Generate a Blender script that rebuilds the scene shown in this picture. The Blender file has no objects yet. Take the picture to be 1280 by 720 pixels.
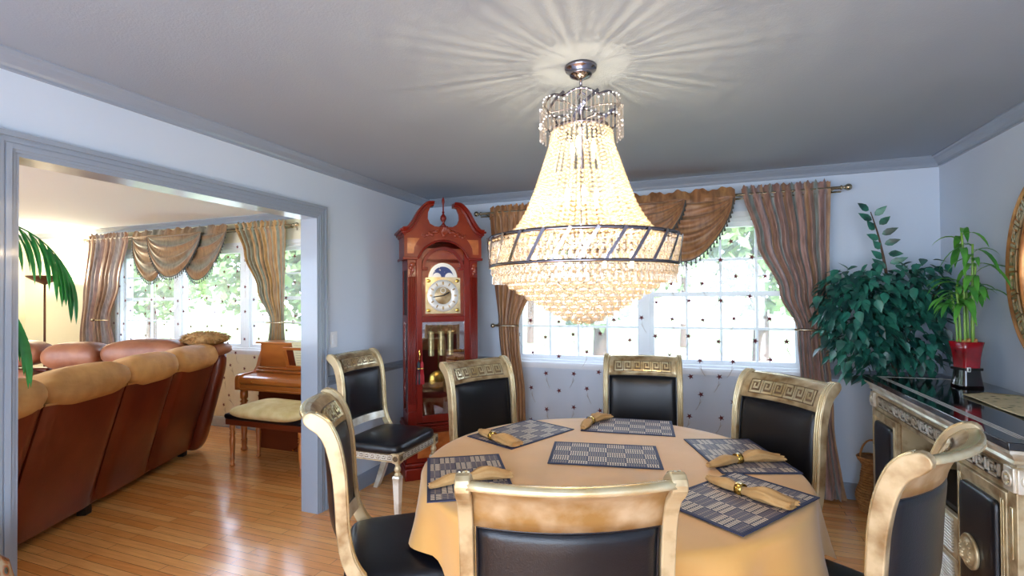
import bpy, bmesh, math, random
from math import sin, cos, pi, radians as R, hypot, atan2, sqrt
from mathutils import Vector, Matrix
random.seed(7)
S = bpy.context.scene
COL = S.collection

# ------------------------------------------------------------------ camera
RX, BY = 4.06, 4.24            # right wall, back wall
H = 2.44                       # ceiling
FY = -1.7                      # wall behind the camera
LX = -6.7                      # far wall of the living room
cd = bpy.data.cameras.new('camera'); cam = bpy.data.objects.new('camera', cd); COL.objects.link(cam)
cd.sensor_width = 36; cd.lens = 615.7/1280*36; cd.shift_y = 4.83/1280; cd.clip_start = .02; cd.clip_end = 300
cam.matrix_world = Matrix.Translation((2.47, 0, 1.482)) @ (Matrix.Rotation(R(20.52), 4, 'Z') @ Matrix.Rotation(R(90.693), 4, 'X') @ Matrix.Rotation(R(-.434), 4, 'Z'))
S.camera = cam
# ------------------------------------------------------------------ colour management, light paths
S.view_settings.view_transform = 'Standard'; S.view_settings.look = 'None'
S.view_settings.gamma = 1; S.view_settings.use_curve_mapping = False
S.view_settings.exposure = 1.0
cy = S.cycles
cy.caustics_reflective = False; cy.caustics_refractive = False
cy.max_bounces = 9; cy.diffuse_bounces = 5; cy.glossy_bounces = 4; cy.transmission_bounces = 6; cy.transparent_max_bounces = 24
cy.sample_clamp_indirect = 6; cy.use_denoising = True
# ------------------------------------------------------------------ world, sun, windows' daylight
W = bpy.data.worlds.new('world'); S.world = W; W.use_nodes = True
nt = W.node_tree; nt.nodes.clear()
wo = nt.nodes.new('ShaderNodeOutputWorld'); bg = nt.nodes.new('ShaderNodeBackground'); sky = nt.nodes.new('ShaderNodeTexSky')
sky.sky_type = 'HOSEK_WILKIE'; sky.sun_direction = Vector((.35, -.6, .75)).normalized(); sky.turbidity = 4.5; sky.ground_albedo = .5
mxw = nt.nodes.new('ShaderNodeMix'); mxw.data_type = 'RGBA'; mxw.inputs[0].default_value = .35
nt.links.new(sky.outputs[0], mxw.inputs[6]); mxw.inputs[7].default_value = (.80, .92, 1.15, 1)
nt.links.new(mxw.outputs[2], bg.inputs[0]); bg.inputs[1].default_value = 11.0
nt.links.new(bg.outputs[0], wo.inputs[0])
def lamp(name, kind, loc, energy, color, **k):
    l = bpy.data.lights.new(name, kind); l.energy = energy; l.color = color
    for a, b in k.items():
        if a == 'rot': continue
        setattr(l, a, b)
    o = bpy.data.objects.new(name, l); COL.objects.link(o); o.location = loc
    if 'rot' in k: o.rotation_euler = k['rot']
    return o
sun = lamp('sun', 'SUN', (0, -5, 20), 6.0, (1, .97, .92), angle=R(1.5))
sun.rotation_euler = Vector((.35, -.6, .75)).to_track_quat('Z', 'Y').to_euler()
def portal(name, loc, sx, sz, rot):      # guides the sky's light through a window opening
    o = lamp(name, 'AREA', loc, 1, (1, 1, 1), rot=rot, shape='RECTANGLE', size=sx, size_y=sz)
    o.data.cycles.is_portal = True
portal('window_light_portal', (2.07, BY+.155, 1.5), 2.34, 1.2, (R(-90), 0, 0))
portal('window_light_portal', (-3.06, BY+.155, 1.5), 3.12, 1.2, (R(-90), 0, 0))
portal('window_light_portal', (2.05, FY-.145, 1.21), 3.4, 2.18, (R(90), 0, 0))  # opening of the added dining garden doors
portal('window_light_portal', (-3.2, FY-.145, 1.21), 4.4, 2.18, (R(90), 0, 0))  # opening of the added living room garden doors

# ------------------------------------------------------------------ helpers
def lin(c):
    if isinstance(c, str):
        c = [int(c[i:i+2], 16)/255 for i in (0, 2, 4)]
        c = [x/12.92 if x <= .04045 else ((x+.055)/1.055)**2.4 for x in c]
    return (c[0], c[1], c[2], 1)
MATS = {}
def mat(name, col, rough=.5, metal=0, col2=None, scale=6, stretch=(1, 1, 1), bias=(.35, .65), bump=0, bscale=60, bstretch=None, coat=0, spec=.5, sheen=0, emit=None, estr=0, detail=4):
    m = bpy.data.materials.new(name); m.use_nodes = True; n = m.node_tree; p = n.nodes['Principled BSDF']
    p.inputs['Base Color'].default_value = lin(col); p.inputs['Roughness'].default_value = rough; p.inputs['Metallic'].default_value = metal
    p.inputs['Specular IOR Level'].default_value = spec; p.inputs['Coat Weight'].default_value = coat; p.inputs['Coat Roughness'].default_value = .08
    p.inputs['Sheen Weight'].default_value = sheen
    tc = n.nodes.new('ShaderNodeTexCoord')
    def noise(sc, st):
        mp = n.nodes.new('ShaderNodeMapping'); mp.inputs['Scale'].default_value = st; n.links.new(tc.outputs['Object'], mp.inputs[0])
        t = n.nodes.new('ShaderNodeTexNoise'); t.inputs['Scale'].default_value = sc; t.inputs['Detail'].default_value = detail; n.links.new(mp.outputs[0], t.inputs['Vector']); return t
    if col2:
        t = noise(scale, stretch); r = n.nodes.new('ShaderNodeValToRGB')
        r.color_ramp.elements[0].position = bias[0]; r.color_ramp.elements[0].color = lin(col)
        r.color_ramp.elements[1].position = bias[1]; r.color_ramp.elements[1].color = lin(col2)
        n.links.new(t.outputs[0], r.inputs[0]); n.links.new(r.outputs[0], p.inputs['Base Color'])
    if bump:
        t = noise(bscale, bstretch or (1, 1, 1)); b = n.nodes.new('ShaderNodeBump'); b.inputs['Strength'].default_value = bump; b.inputs['Distance'].default_value = .01
        n.links.new(t.outputs[0], b.inputs['Height']); n.links.new(b.outputs[0], p.inputs['Normal'])
    if emit: p.inputs['Emission Color'].default_value = lin(emit); p.inputs['Emission Strength'].default_value = estr
    MATS[name] = m; return m
def mixmat(name, parts):
    """parts: list of (shader_type, colour, roughness/None, weight) mixed in order"""
    m = bpy.data.materials.new(name); m.use_nodes = True; n = m.node_tree; n.nodes.clear()
    out = n.nodes.new('ShaderNodeOutputMaterial'); prev = None; acc = 0
    for k, c, r, w in parts:
        s = n.nodes.new('ShaderNodeBsdf'+k); s.inputs[0].default_value = lin(c)
        if r is not None and 'Roughness' in s.inputs: s.inputs['Roughness'].default_value = r
        acc += w
        if prev is None: prev = s
        else:
            x = n.nodes.new('ShaderNodeMixShader'); x.inputs[0].default_value = w/acc
            n.links.new(prev.outputs[0], x.inputs[1]); n.links.new(s.outputs[0], x.inputs[2]); prev = x
    n.links.new(prev.outputs[0], out.inputs[0]); MATS[name] = m; return m

class MB:
    def __init__(s): s.bm = bmesh.new(); s.uv = s.bm.loops.layers.uv.new('uv'); s.mats = []; s.T = None
    def mi(s, m):
        if m not in s.mats: s.mats.append(m)
        return s.mats.index(m)
    def v(s, p):
        p = Vector(p)
        if s.T is not None: p = s.T @ p
        return s.bm.verts.new(p)
    def f(s, vs, m=None, sm=False, uv=None):
        try: f = s.bm.faces.new(vs)
        except ValueError: return None
        f.smooth = sm
        if m is not None: f.material_index = s.mi(m)
        if uv:
            for l, q in zip(f.loops, uv): l[s.uv].uv = q
        return f
    def grid(s, pts, m=None, sm=True, cu=False, cv=False, uv=None, flip=False):
        n, k = len(pts), len(pts[0]); V = [[s.v(p) for p in r] for r in pts]
        for i in range(n if cu else n-1):
            for j in range(k if cv else k-1):
                a, b = (i+1) % n, (j+1) % k
                q = [V[i][j], V[a][j], V[a][b], V[i][b]]
                u = [(i/(n-1), j/(k-1)), ((i+1)/(n-1), j/(k-1)), ((i+1)/(n-1), (j+1)/(k-1)), (i/(n-1), (j+1)/(k-1))]
                if flip: q.reverse(); u.reverse()
                s.f(q, m, sm, u)
        return V
    def box(s, c, d, m=None, bev=0, rz=0, rot=None, seg=2, sm=None):
        M = Matrix.Translation(c) @ (rot if rot is not None else Matrix.Rotation(rz, 4, 'Z')) @ Matrix.Diagonal((d[0], d[1], d[2], 1))
        if s.T is not None: M = s.T @ M
        r = bmesh.ops.create_cube(s.bm, size=1, matrix=M)
        fs = set(f for v in r['verts'] for f in v.link_faces); i = s.mi(m) if m else 0
        for f in fs: f.material_index = i
        if bev:
            b = bmesh.ops.bevel(s.bm, geom=list(set(e for f in fs for e in f.edges)), offset=bev, segments=seg, profile=.5, affect='EDGES', clamp_overlap=True)
            for f in b['faces']: f.material_index = i; f.smooth = True
        return s
    def b2(s, x0, x1, y0, y1, z0, z1, m=None, bev=0): return s.box(((x0+x1)/2, (y0+y1)/2, (z0+z1)/2), (abs(x1-x0), abs(y1-y0), abs(z1-z0)), m, bev)
    def lathe(s, prof, m=None, n=24, c=(0, 0, 0), sm=True, cap=True, sq=None):
        pts = []
        for r, z in prof:
            pts.append([(c[0]+r*cos(2*pi*i/n+(pi/4 if n == 4 else 0)), c[1]+r*sin(2*pi*i/n+(pi/4 if n == 4 else 0)), c[2]+z) for i in range(n)])
        V = s.grid(pts, m, sm, cv=True, flip=True)
        if cap:
            if prof[0][0] > 1e-4: s.f(list(reversed(V[0])), m)
            if prof[-1][0] > 1e-4: s.f(V[-1], m)
        return s
    def tube(s, path, rad, m=None, n=8, sm=True, flat=1, cap=True):
        path = [Vector(p) for p in path]; k = len(path)
        if not hasattr(rad, '__len__'): rad = [rad]*k
        up = None; rings = []
        for i, p in enumerate(path):
            t = (path[min(i+1, k-1)]-path[max(i-1, 0)]).normalized()
            if up is None:
                up = Vector((0, 0, 1)) if abs(t.z) < .9 else Vector((1, 0, 0))
            a = t.cross(up).normalized(); b = a.cross(t).normalized(); up = b
            rings.append([p+a*(rad[i]*cos(2*pi*j/n))+b*(rad[i]*flat*sin(2*pi*j/n)) for j in range(n)])
        V = s.grid(rings, m, sm, cv=True)
        if cap: s.f(list(reversed(V[0])), m); s.f(V[-1], m)
        return s
    def prism(s, poly, a0, a1, m=None, plane='xz', bev=0, sm=False):
        """extrude polygon; plane xz -> along y, xy -> along z, yz -> along x"""
        def P(q, a): return {'xz': (q[0], a, q[1]), 'xy': (q[0], q[1], a), 'yz': (a, q[0], q[1])}[plane]
        A = [s.v(P(q, a0)) for q in poly]; B = [s.v(P(q, a1)) for q in poly]; n = len(poly)
        fs = [s.f(A, m), s.f(list(reversed(B)), m)]
        for i in range(n): fs.append(s.f([A[i], B[i], B[(i+1) % n], A[(i+1) % n]], m, sm))
        fs = [f for f in fs if f]
        bmesh.ops.recalc_face_normals(s.bm, faces=fs)
        if bev:
            ed = [e for e in set(e for f in fs[:2] for e in f.edges)]
            b = bmesh.ops.bevel(s.bm, geom=ed, offset=bev, segments=2, profile=.5, affect='EDGES', clamp_overlap=True)
            for f in b['faces']: f.material_index = s.mi(m) if m else 0; f.smooth = True
        return s
    def sell(s, c, d, e1=.5, e2=.5, m=None, n=28, k=14, rz=0, fn=None):
        """superellipsoid, d = full sizes; e1 vertical softness, e2 plan boxiness (1 round, ->0 boxy)"""
        def pw(a, e): return math.copysign(abs(a)**e, a)
        pts = []
        for i in range(k+1):
            ph = -pi/2+pi*i/k; row = []
            for j in range(n):
                th = 2*pi*j/n
                x = d[0]/2*pw(cos(ph), e1)*pw(cos(th), e2); y = d[1]/2*pw(cos(ph), e1)*pw(sin(th), e2); z = d[2]/2*pw(sin(ph), e1)
                if fn: x, y, z = fn(x, y, z)
                row.append((c[0]+x*cos(rz)-y*sin(rz), c[1]+x*sin(rz)+y*cos(rz), c[2]+z))
            pts.append(row)
        s.grid(pts, m, True, cv=True, flip=True); return s
    def ball(s, c, r, m=None, n=10, k=7, sm=True, sz=1):
        pts = [[(c[0]+r*sin(pi*i/k)*cos(2*pi*j/n), c[1]+r*sin(pi*i/k)*sin(2*pi*j/n), c[2]-r*sz*cos(pi*i/k)) for j in range(n)] for i in range(k+1)]
        s.grid(pts, m, sm, cv=True, flip=True); return s
    def build(s, name, m=None, parent=None, loc=None, rot=None, weld=True):
        if weld: bmesh.ops.remove_doubles(s.bm, verts=s.bm.verts, dist=1e-5)
        me = bpy.data.meshes.new(name); s.bm.to_mesh(me); s.bm.free()
        for q in (s.mats or [m]): me.materials.append(q if q else m)
        o = bpy.data.objects.new(name, me); COL.objects.link(o)
        if parent: o.parent = parent
        if loc: o.location = loc
        if rot: o.rotation_euler = rot
        return o
def tag(o, label, cat, group=None, kind=None):
    if label: o['label'] = label
    if cat: o['category'] = cat
    if group: o['group'] = group
    if kind: o['kind'] = kind
    return o
def thing(name, label, cat, loc=(0, 0, 0), rz=0, group=None):
    o = bpy.data.objects.new(name, None); COL.objects.link(o); o.location = loc; o.rotation_euler = (0, 0, rz); o.empty_display_size = .1
    return tag(o, label, cat, group)
KIDS = {}
def dup(o, loc, rz, label, parent=None):
    c = o.copy(); COL.objects.link(c)
    if parent is None:
        c.location = loc; c.rotation_euler = (0, 0, rz); c['label'] = label
    else: c.parent = parent
    for ch in [q for q in bpy.data.objects if q.parent == o and q is not c]: dup(ch, None, 0, None, c)
    return c
def struct(mb, name, m=None, parent=None):
    o = mb.build(name, m, parent)
    if not parent: o['kind'] = 'structure'
    return o
def lerp(a, b, t): return a+(b-a)*t
def pl(t, keys):
    """piecewise smooth interpolation through (t, value) keys"""
    if t <= keys[0][0]: return keys[0][1]
    for (a, x), (b, y) in zip(keys, keys[1:]):
        if t <= b:
            q = (t-a)/(b-a); q = q*q*(3-2*q); return lerp(x, y, q)
    return keys[-1][1]
def spline(pts, n=6):
    P = [Vector(p) for p in pts]; out = []
    for i in range(len(P)-1):
        a, b, c, d = P[max(i-1, 0)], P[i], P[i+1], P[min(i+2, len(P)-1)]
        for j in range(n):
            t = j/n; out.append(.5*((2*b)+(c-a)*t+(2*a-5*b+4*c-d)*t*t+(3*b-a-3*c+d)*t**3))
    out.append(P[-1]); return out

# ------------------------------------------------------------------ materials
M_wall = mat('wall_paint', 'C4D2E2', .75, bump=.05, bscale=220)
M_wall2 = mat('living_wall_paint', 'EAE6C6', .75, bump=.05, bscale=220)
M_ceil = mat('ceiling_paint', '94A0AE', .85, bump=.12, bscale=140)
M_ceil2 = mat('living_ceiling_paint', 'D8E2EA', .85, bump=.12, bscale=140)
M_trim = mat('grey_trim_paint', '8D99A8', .28, coat=.3)
M_white = mat('white_paint', 'DDE2E6', .4)
M_gold = mat('antique_champagne_wood', 'C8B58E', .36, .35, '86683F', 11, bias=(.42, .66), detail=7, bump=.05, bscale=40)
M_gold_l = mat('pale_silver_gilt_edge', 'DCD0AA', .26, .6, 'C5A872', 14, bias=(.4, .75))
M_burl = mat('burl_gilt_wood', '94703F', .34, .1, 'BCA584', 11, bias=(.38, .66), detail=7)
M_silver = mat('antique_silver_gilt', 'E6E2D4', .28, .4, 'AA9672', 10, bias=(.42, .74), bump=.05, bscale=40)
M_fretbg = mat('fret_recess_paint', '5E4A30', .6, .1)
M_leather = mat('black_leather', '0E1016', .32, bump=.10, bscale=260, spec=.45)
M_brass = mat('polished_brass', 'D9B45C', .2, 1)
M_nickel = mat('brushed_nickel', 'B9AE95', .25, 1)
M_chrome = mat('dark_chrome', '85818A', .18, 1)
M_cherry = mat('cherry_wood', '641008', .28, 0, '7E1E0C', 5, (1, 1, .15), bump=.03, bscale=30, coat=.08, spec=.35)
M_cherry_l = mat('carved_cherry_wood', '8E3816', .3, 0, '7E2A10', 9, coat=.3)
M_inlay = mat('burl_inlay_wood', 'B8672E', .3, 0, 'A0521F', 25, coat=.4)
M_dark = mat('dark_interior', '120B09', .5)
M_blackgloss = mat('black_granite', '06080C', .07, coat=.6, col2='11141A', scale=300)
M_cloth = mat('gold_tablecloth_fabric', 'DEAA60', .6, 0, 'D49E52', 3, bump=.06, bscale=500, sheen=.3)
M_napkin = mat('tan_napkin_fabric', 'C9A16A', .75, 0, 'BB915A', 20, bump=.15, bscale=300)
M_tan = mat('tan_suede_leather', 'D8A668', .6, 0, 'A8743E', 5, bias=(.3, .75), bump=.7, bscale=9, bstretch=(1, 1, 2.5))
M_brown = mat('dark_brown_leather', '5C1C0E', .3, 0, '74301A', 3, bump=.06, bscale=90, coat=.15)
M_brown2 = mat('brown_seat_leather', 'A06A4C', .45, 0, '7E4A34', 5, bump=.6, bscale=8)
M_piano = mat('walnut_piano_wood', 'BE7434', .3, 0, 'A05A26', 6, (.3, 1, 1), coat=.35)
M_piano_d = mat('dark_walnut_wood', '5C2410', .35, 0, '6E2F16', 6, (.3, 1, 1))
M_cream = mat('cream_cover_fabric', 'E6D8A8', .7, 0, 'D2BE84', 9, bump=.2, bscale=30)
M_green = mat('ficus_leaf', '2E7A66', .4, 0, '0E3C38', 9, bias=(.4, .6), spec=.6)
M_bamboo = mat('bamboo_stalk', '86B04E', .4, 0, '6A9A3E', 8)
M_bamleaf = mat('bamboo_leaf', '62AC40', .4, 0, '3A8436', 6)
M_palm = mat('palm_leaf', '3CB458', .4, 0, '1E7A3C', 5)
M_bark = mat('bark', '5A4636', .8, 0, '3E3026', 20, bump=.4, bscale=60)
M_wicker = mat('wicker', 'B07B42', .6, 0, '8C5A2C', 40, bump=.6, bscale=120)
M_redglass = mat('red_glazed_ceramic', 'A00C1C', .1, 0, '5A0610', 9, bias=(.35, .7), coat=1)
M_blackcer = mat('black_glazed_ceramic', '0C0708', .1, 0, '3A0A0C', 9, bias=(.5, .8), coat=1)
M_glass = mixmat('window_glass', [('Transparent', (1, 1, 1), None, .93), ('Glossy', (1, 1, 1), .02, .07)])
M_cglass = mixmat('cabinet_glass', [('Transparent', (.95, .95, .95), None, .8), ('Glossy', (1, 1, 1), .02, .2)])
M_mirror = mat('mirror_silvering', 'E8ECEE', .02, 1)
M_sheer = mixmat('sheer_voile', [('Transparent', (1, 1, 1), None, .80), ('Diffuse', (.95, .96, .98), None, .13), ('Translucent', (.95, .96, 1), None, .07)])
M_star = mat('embroidered_burgundy', '5A1A20', .7)
M_stem = mat('embroidered_stem', '8C7F72', .7)
M_crys = mixmat('crystal_bead', [('Transparent', (1, .97, .9), None, .48), ('Translucent', (.8, .70, .52), None, .08), ('Glossy', (.95, .88, .76), .14, .36), ('Diffuse', (.8, .72, .58), None, .08)])
M_crys2 = mixmat('clear_crystal', [('Transparent', (1, .98, .95), None, .54), ('Translucent', (.85, .74, .58), None, .07), ('Glossy', (1, .96, .90), .06, .36), ('Diffuse', (.9, .82, .70), None, .05)])
M_bulb = mat('lit_bulb', 'FFF0D0', .4, emit='FFE3B0', estr=14)
M_navy = mat('navy_mat_border', '2C3350', .7)
M_black = mat('black_plastic', '101010', .4)
M_paper = mat('paper', 'E8E6C0', .8)

def node_mat(name):
    m = bpy.data.materials.new(name); m.use_nodes = True; n = m.node_tree; return m, n, n.nodes['Principled BSDF'], n.nodes.new('ShaderNodeTexCoord')
def ramp(n, src, stops, interp='LINEAR'):
    r = n.nodes.new('ShaderNodeValToRGB'); e = r.color_ramp; e.interpolation = interp
    while len(e.elements) < len(stops): e.elements.new(.5)
    for q, (p, c) in zip(e.elements, stops): q.position = p; q.color = lin(c)
    n.links.new(src, r.inputs[0]); return r.outputs[0]
# strip oak floor
M_floor, n, p, tc = node_mat('strip_oak_floor')
br = n.nodes.new('ShaderNodeTexBrick'); n.links.new(tc.outputs['Object'], br.inputs[0])
br.inputs['Scale'].default_value = 1; br.inputs['Brick Width'].default_value = .85; br.inputs['Row Height'].default_value = .062
br.inputs['Mortar Size'].default_value = .0013; br.inputs['Mortar Smooth'].default_value = .1; br.offset = .37; br.inputs['Bias'].default_value = 0
br.inputs['Color1'].default_value = lin('FFBE76'); br.inputs['Color2'].default_value = lin('EC9E58'); br.inputs['Mortar'].default_value = lin('6E3C1C')
mp = n.nodes.new('ShaderNodeMapping'); mp.inputs['Scale'].default_value = (2, 28, 1); n.links.new(tc.outputs['Object'], mp.inputs[0])
nz = n.nodes.new('ShaderNodeTexNoise'); nz.inputs['Scale'].default_value = 2.2; nz.inputs['Detail'].default_value = 6; n.links.new(mp.outputs[0], nz.inputs['Vector'])
mx = n.nodes.new('ShaderNodeMix'); mx.data_type = 'RGBA'; mx.blend_type = 'MULTIPLY'; mx.inputs[0].default_value = .35
n.links.new(br.outputs[0], mx.inputs[6]); n.links.new(ramp(n, nz.outputs[0], [(.3, 'A8907C'), (.7, 'FFFFFF')]), mx.inputs[7]); n.links.new(mx.outputs[2], p.inputs['Base Color'])
p.inputs['Roughness'].default_value = .2; p.inputs['Coat Weight'].default_value = .35; p.inputs['Coat Roughness'].default_value = .12
bp = n.nodes.new('ShaderNodeBump'); bp.inputs['Strength'].default_value = .25; bp.inputs['Distance'].default_value = .002
n.links.new(br.outputs['Fac'], bp.inputs['Height']); bp.invert = True; n.links.new(bp.outputs[0], p.inputs['Normal'])
# striped silk curtain (uv.x across)
def silk(name, stops, k):
    m, n, p, tc = node_mat(name)
    sp = n.nodes.new('ShaderNodeSeparateXYZ'); n.links.new(tc.outputs['UV'], sp.inputs[0])
    a = n.nodes.new('ShaderNodeMath'); a.operation = 'MULTIPLY'; a.inputs[1].default_value = k; n.links.new(sp.outputs[0], a.inputs[0])
    f = n.nodes.new('ShaderNodeMath'); f.operation = 'FRACT'; n.links.new(a.outputs[0], f.inputs[0])
    c = ramp(n, f.outputs[0], stops)
    mp = n.nodes.new('ShaderNodeMapping'); mp.inputs['Scale'].default_value = (40, 40, 9); n.links.new(tc.outputs['Object'], mp.inputs[0])
    z = n.nodes.new('ShaderNodeTexNoise'); z.inputs['Scale'].default_value = 1; z.inputs['Detail'].default_value = 5; n.links.new(mp.outputs[0], z.inputs['Vector'])
    mx = n.nodes.new('ShaderNodeMix'); mx.data_type = 'RGBA'; mx.blend_type = 'MULTIPLY'; mx.inputs[0].default_value = .6
    n.links.new(c, mx.inputs[6]); n.links.new(ramp(n, z.outputs[0], [(.35, '9A8C80'), (.6, 'FFFFFF')]), mx.inputs[7]); n.links.new(mx.outputs[2], p.inputs['Base Color'])
    p.inputs['Roughness'].default_value = .42; p.inputs['Sheen Weight'].default_value = .4
    return m
M_silkR = silk('striped_rust_silk', [(0, '927060'), (.2, '86685A'), (.3, '74817E'), (.42, '86908C'), (.5, '9C7A72'), (.7, '8C6E66'), (.78, '807A82'), (.9, '9C7A58')], 4)
M_silkB = silk('striped_bronze_silk', [(0, '94663E'), (.3, 'A6764A'), (.5, '86603E'), (.75, 'AC8050'), (1, '8E6440')], 5)
M_silkL = silk('striped_umber_silk', [(0, '7C5A40'), (.25, '8E6C4C'), (.4, '6C5442'), (.55, '8A8484'), (.68, '7C7478'), (.8, '8A5E40'), (1, '7C5A40')], 2)
M_silkS = silk('swag_bronze_silk', [(0, '8C6E48'), (.3, '7A6244'), (.45, '6E6E60'), (.6, '76766A'), (.75, '8A6642'), (1, '8C6E48')], 2)
M_silkG = silk('striped_gold_silk', [(0, 'B08A50'), (.25, 'BE965A'), (.32, '7C8878'), (.45, '8A9684'), (.55, 'A07C50'), (.75, 'B08A58'), (.85, '808C7C'), (1, 'A8844E')], 4)
M_fringe = mat('dark_tassel_thread', '4A4C4A', .7)
# woven bamboo place mat
M_mat, n, p, tc = node_mat('woven_slat_mat')
sp = n.nodes.new('ShaderNodeSeparateXYZ'); n.links.new(tc.outputs['Object'], sp.inputs[0])
def mth(op, a, b=None, c=None):
    x = n.nodes.new('ShaderNodeMath'); x.operation = op
    for i, q in enumerate((a, b, c)):
        if q is None: continue
        if isinstance(q, (int, float)): x.inputs[i].default_value = q
        else: n.links.new(q, x.inputs[i])
    return x.outputs[0]
X, Y = sp.outputs[0], sp.outputs[1]
bx = mth('FRACT', mth('DIVIDE', mth('ADD', X, 1.0), .0105)); by = mth('FRACT', mth('DIVIDE', mth('ADD', Y, .99), .0225))
slat = mth('MULTIPLY', mth('GREATER_THAN', bx, .42), mth('GREATER_THAN', by, .2))
cx = mth('FLOOR', mth('DIVIDE', mth('ADD', X, 1.0), .084)); cyy = mth('FLOOR', mth('DIVIDE', mth('ADD', Y, .99), .045*1.5))
chk = mth('MODULO', mth('ADD', cx, cyy), 2)
mA = n.nodes.new('ShaderNodeMix'); mA.data_type = 'RGBA'; n.links.new(slat, mA.inputs[0]); mA.inputs[6].default_value = lin('262C44'); mA.inputs[7].default_value = lin('DCCBB4')
mB = n.nodes.new('ShaderNodeMix'); mB.data_type = 'RGBA'; n.links.new(slat, mB.inputs[0]); mB.inputs[6].default_value = lin('8A7E78'); mB.inputs[7].default_value = lin('2C3354')
mC = n.nodes.new('ShaderNodeMix'); mC.data_type = 'RGBA'; n.links.new(chk, mC.inputs[0]); n.links.new(mA.outputs[2], mC.inputs[6]); n.links.new(mB.outputs[2], mC.inputs[7])
n.links.new(mC.outputs[2], p.inputs['Base Color']); p.inputs['Roughness'].default_value = .6
# embroidered runner
M_runner, n, p, tc = node_mat('embroidered_runner')
z = n.nodes.new('ShaderNodeTexVoronoi'); z.inputs['Scale'].default_value = 22; n.links.new(tc.outputs['Object'], z.inputs['Vector'])
n.links.new(ramp(n, z.outputs['Distance'], [(0, '7A3A38'), (.16, '5E7050'), (.3, 'CDBB90'), (1, 'D8C8A0')]), p.inputs['Base Color']); p.inputs['Roughness'].default_value = .8
# ------------------------------------------------------------------ room shell
def wall_holes(name, ax, c0, c1, a0, a1, holes, m, z0=0, z1=H, m2=None, split=None):
    """wall slab; ax='y': spans x a0..a1, thickness y c0..c1. holes: (a,b,zb,zt)"""
    mb = MB(); As = sorted(set([a0, a1]+[h[0] for h in holes]+[h[1] for h in holes])); Zs = sorted(set([z0, z1]+[h[2] for h in holes]+[h[3] for h in holes]))
    for i in range(len(As)-1):
        for j in range(len(Zs)-1):
            am, zm = (As[i]+As[i+1])/2, (Zs[j]+Zs[j+1])/2
            if any(h[0] < am < h[1] and h[2] < zm < h[3] for h in holes): continue
            if ax == 'y': mb.b2(As[i], As[i+1], c0, c1, Zs[j], Zs[j+1], m)
            else: mb.b2(c0, c1, As[i], As[i+1], Zs[j], Zs[j+1], m)
    return struct(mb, name, m)
WD = (.90, 3.24, .90, 2.10)          # dining window opening
WL = (-4.62, -1.50, .90, 2.10)       # living window opening
OY0, OY1, OZ = 1.106, 2.737, 2.059   # cased opening in the partition
wall_holes('wall_back', 'y', BY, BY+.16, -.064, RX+.15, [WD], M_wall)
wall_holes('wall_living_back', 'y', BY, BY+.16, LX-.15, -.064, [WL], M_wall2)
wall_holes('wall_right', 'x', RX, RX+.15, FY, BY, [], M_wall)
wall_holes('wall_front', 'y', FY-.15, FY, -.064, RX+.15, [(.35, 3.75, .12, 2.3)], M_wall)
wall_holes('wall_living_front', 'y', FY-.15, FY, LX-.15, -.064, [(-5.4, -1.0, .12, 2.3)], M_wall2)
wall_holes('wall_living_left', 'x', LX-.15, LX, FY, BY, [], M_wall2)
# partition: dining face and living face
wall_holes('wall_left', 'x', -.064, 0, FY, BY, [(OY0, OY1, -1, OZ)], M_wall, z0=0)
wall_holes('wall_living_right', 'x', -.128, -.064, FY, BY, [(OY0, OY1, -1, OZ)], M_wall2, z0=0)
mb = MB(); mb.b2(LX-.15, RX+.15, FY-.15, BY+.16, -.12, 0, M_floor); struct(mb, 'floor')
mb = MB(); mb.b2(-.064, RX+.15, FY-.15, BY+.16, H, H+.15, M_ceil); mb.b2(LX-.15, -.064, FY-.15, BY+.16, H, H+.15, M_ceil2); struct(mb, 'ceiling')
M_shingle = mat('added_roof_shingles', '6A6660', .9, bump=.4, bscale=30)
mb = MB(); mb.prism([(FY-.45, H+.13), (FY-.45, H+.2), ((FY+BY)/2, 4.6), (BY+.45, H+.2), (BY+.45, H+.13)], LX-.4, RX+.4, M_shingle, 'yz'); struct(mb, 'added_roof')  # unseen gable, added to keep the sun off the back garden
def run_trim(name, prof, path, m, normal_side=1, parent=None):
    """sweep (out, z) profile along straight path pieces [(p0,p1,outward)], one mesh"""
    mb = MB()
    for (x0, y0), (x1, y1), (nx, ny) in path:
        A = [mb.v((x0+nx*o, y0+ny*o, z)) for o, z in prof]; B = [mb.v((x1+nx*o, y1+ny*o, z)) for o, z in prof]; k = len(prof)
        for i in range(k): mb.f([A[i], B[i], B[(i+1) % k], A[(i+1) % k]], m)
        mb.f(A, m); mb.f(list(reversed(B)), m)
    bmesh.ops.recalc_face_normals(mb.bm, faces=mb.bm.faces)
    return struct(mb, name, m, parent)
crown = [(0, H), (.062, H), (.062, H-.008), (.052, H-.014), (.044, H-.024), (.026, H-.036), (.014, H-.046), (.010, H-.056), (.010, H-.066), (0, H-.07)]
base = [(0, 0), (.016, 0), (.016, .085), (.012, .1), (.007, .112), (0, .115)]
rail = [(0, .865), (.012, .868), (.014, .885), (.024, .893), (.026, .91), (.014, .918), (.01, .93), (0, .935)]
C_ = {'left': ((0, FY), (0, BY), (1, 0)), 'back': ((0, BY), (RX, BY), (0, -1)), 'right': ((RX, FY), (RX, BY), (-1, 0)), 'front': ((0, FY), (RX, FY), (0, 1))}
for i, k in enumerate(('left', 'back', 'right', 'front')): run_trim('trim_%d' % (i+1), crown, [C_[k]], M_trim)
run_trim('trim_5', crown, [((LX, BY), (-.128, BY), (0, -1))], M_trim)
run_trim('trim_6', crown, [((LX, FY), (LX, BY), (1, 0))], M_trim)
run_trim('trim_7', crown, [((-.128, FY), (-.128, BY), (-1, 0))], M_trim)
cw = .078
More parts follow.
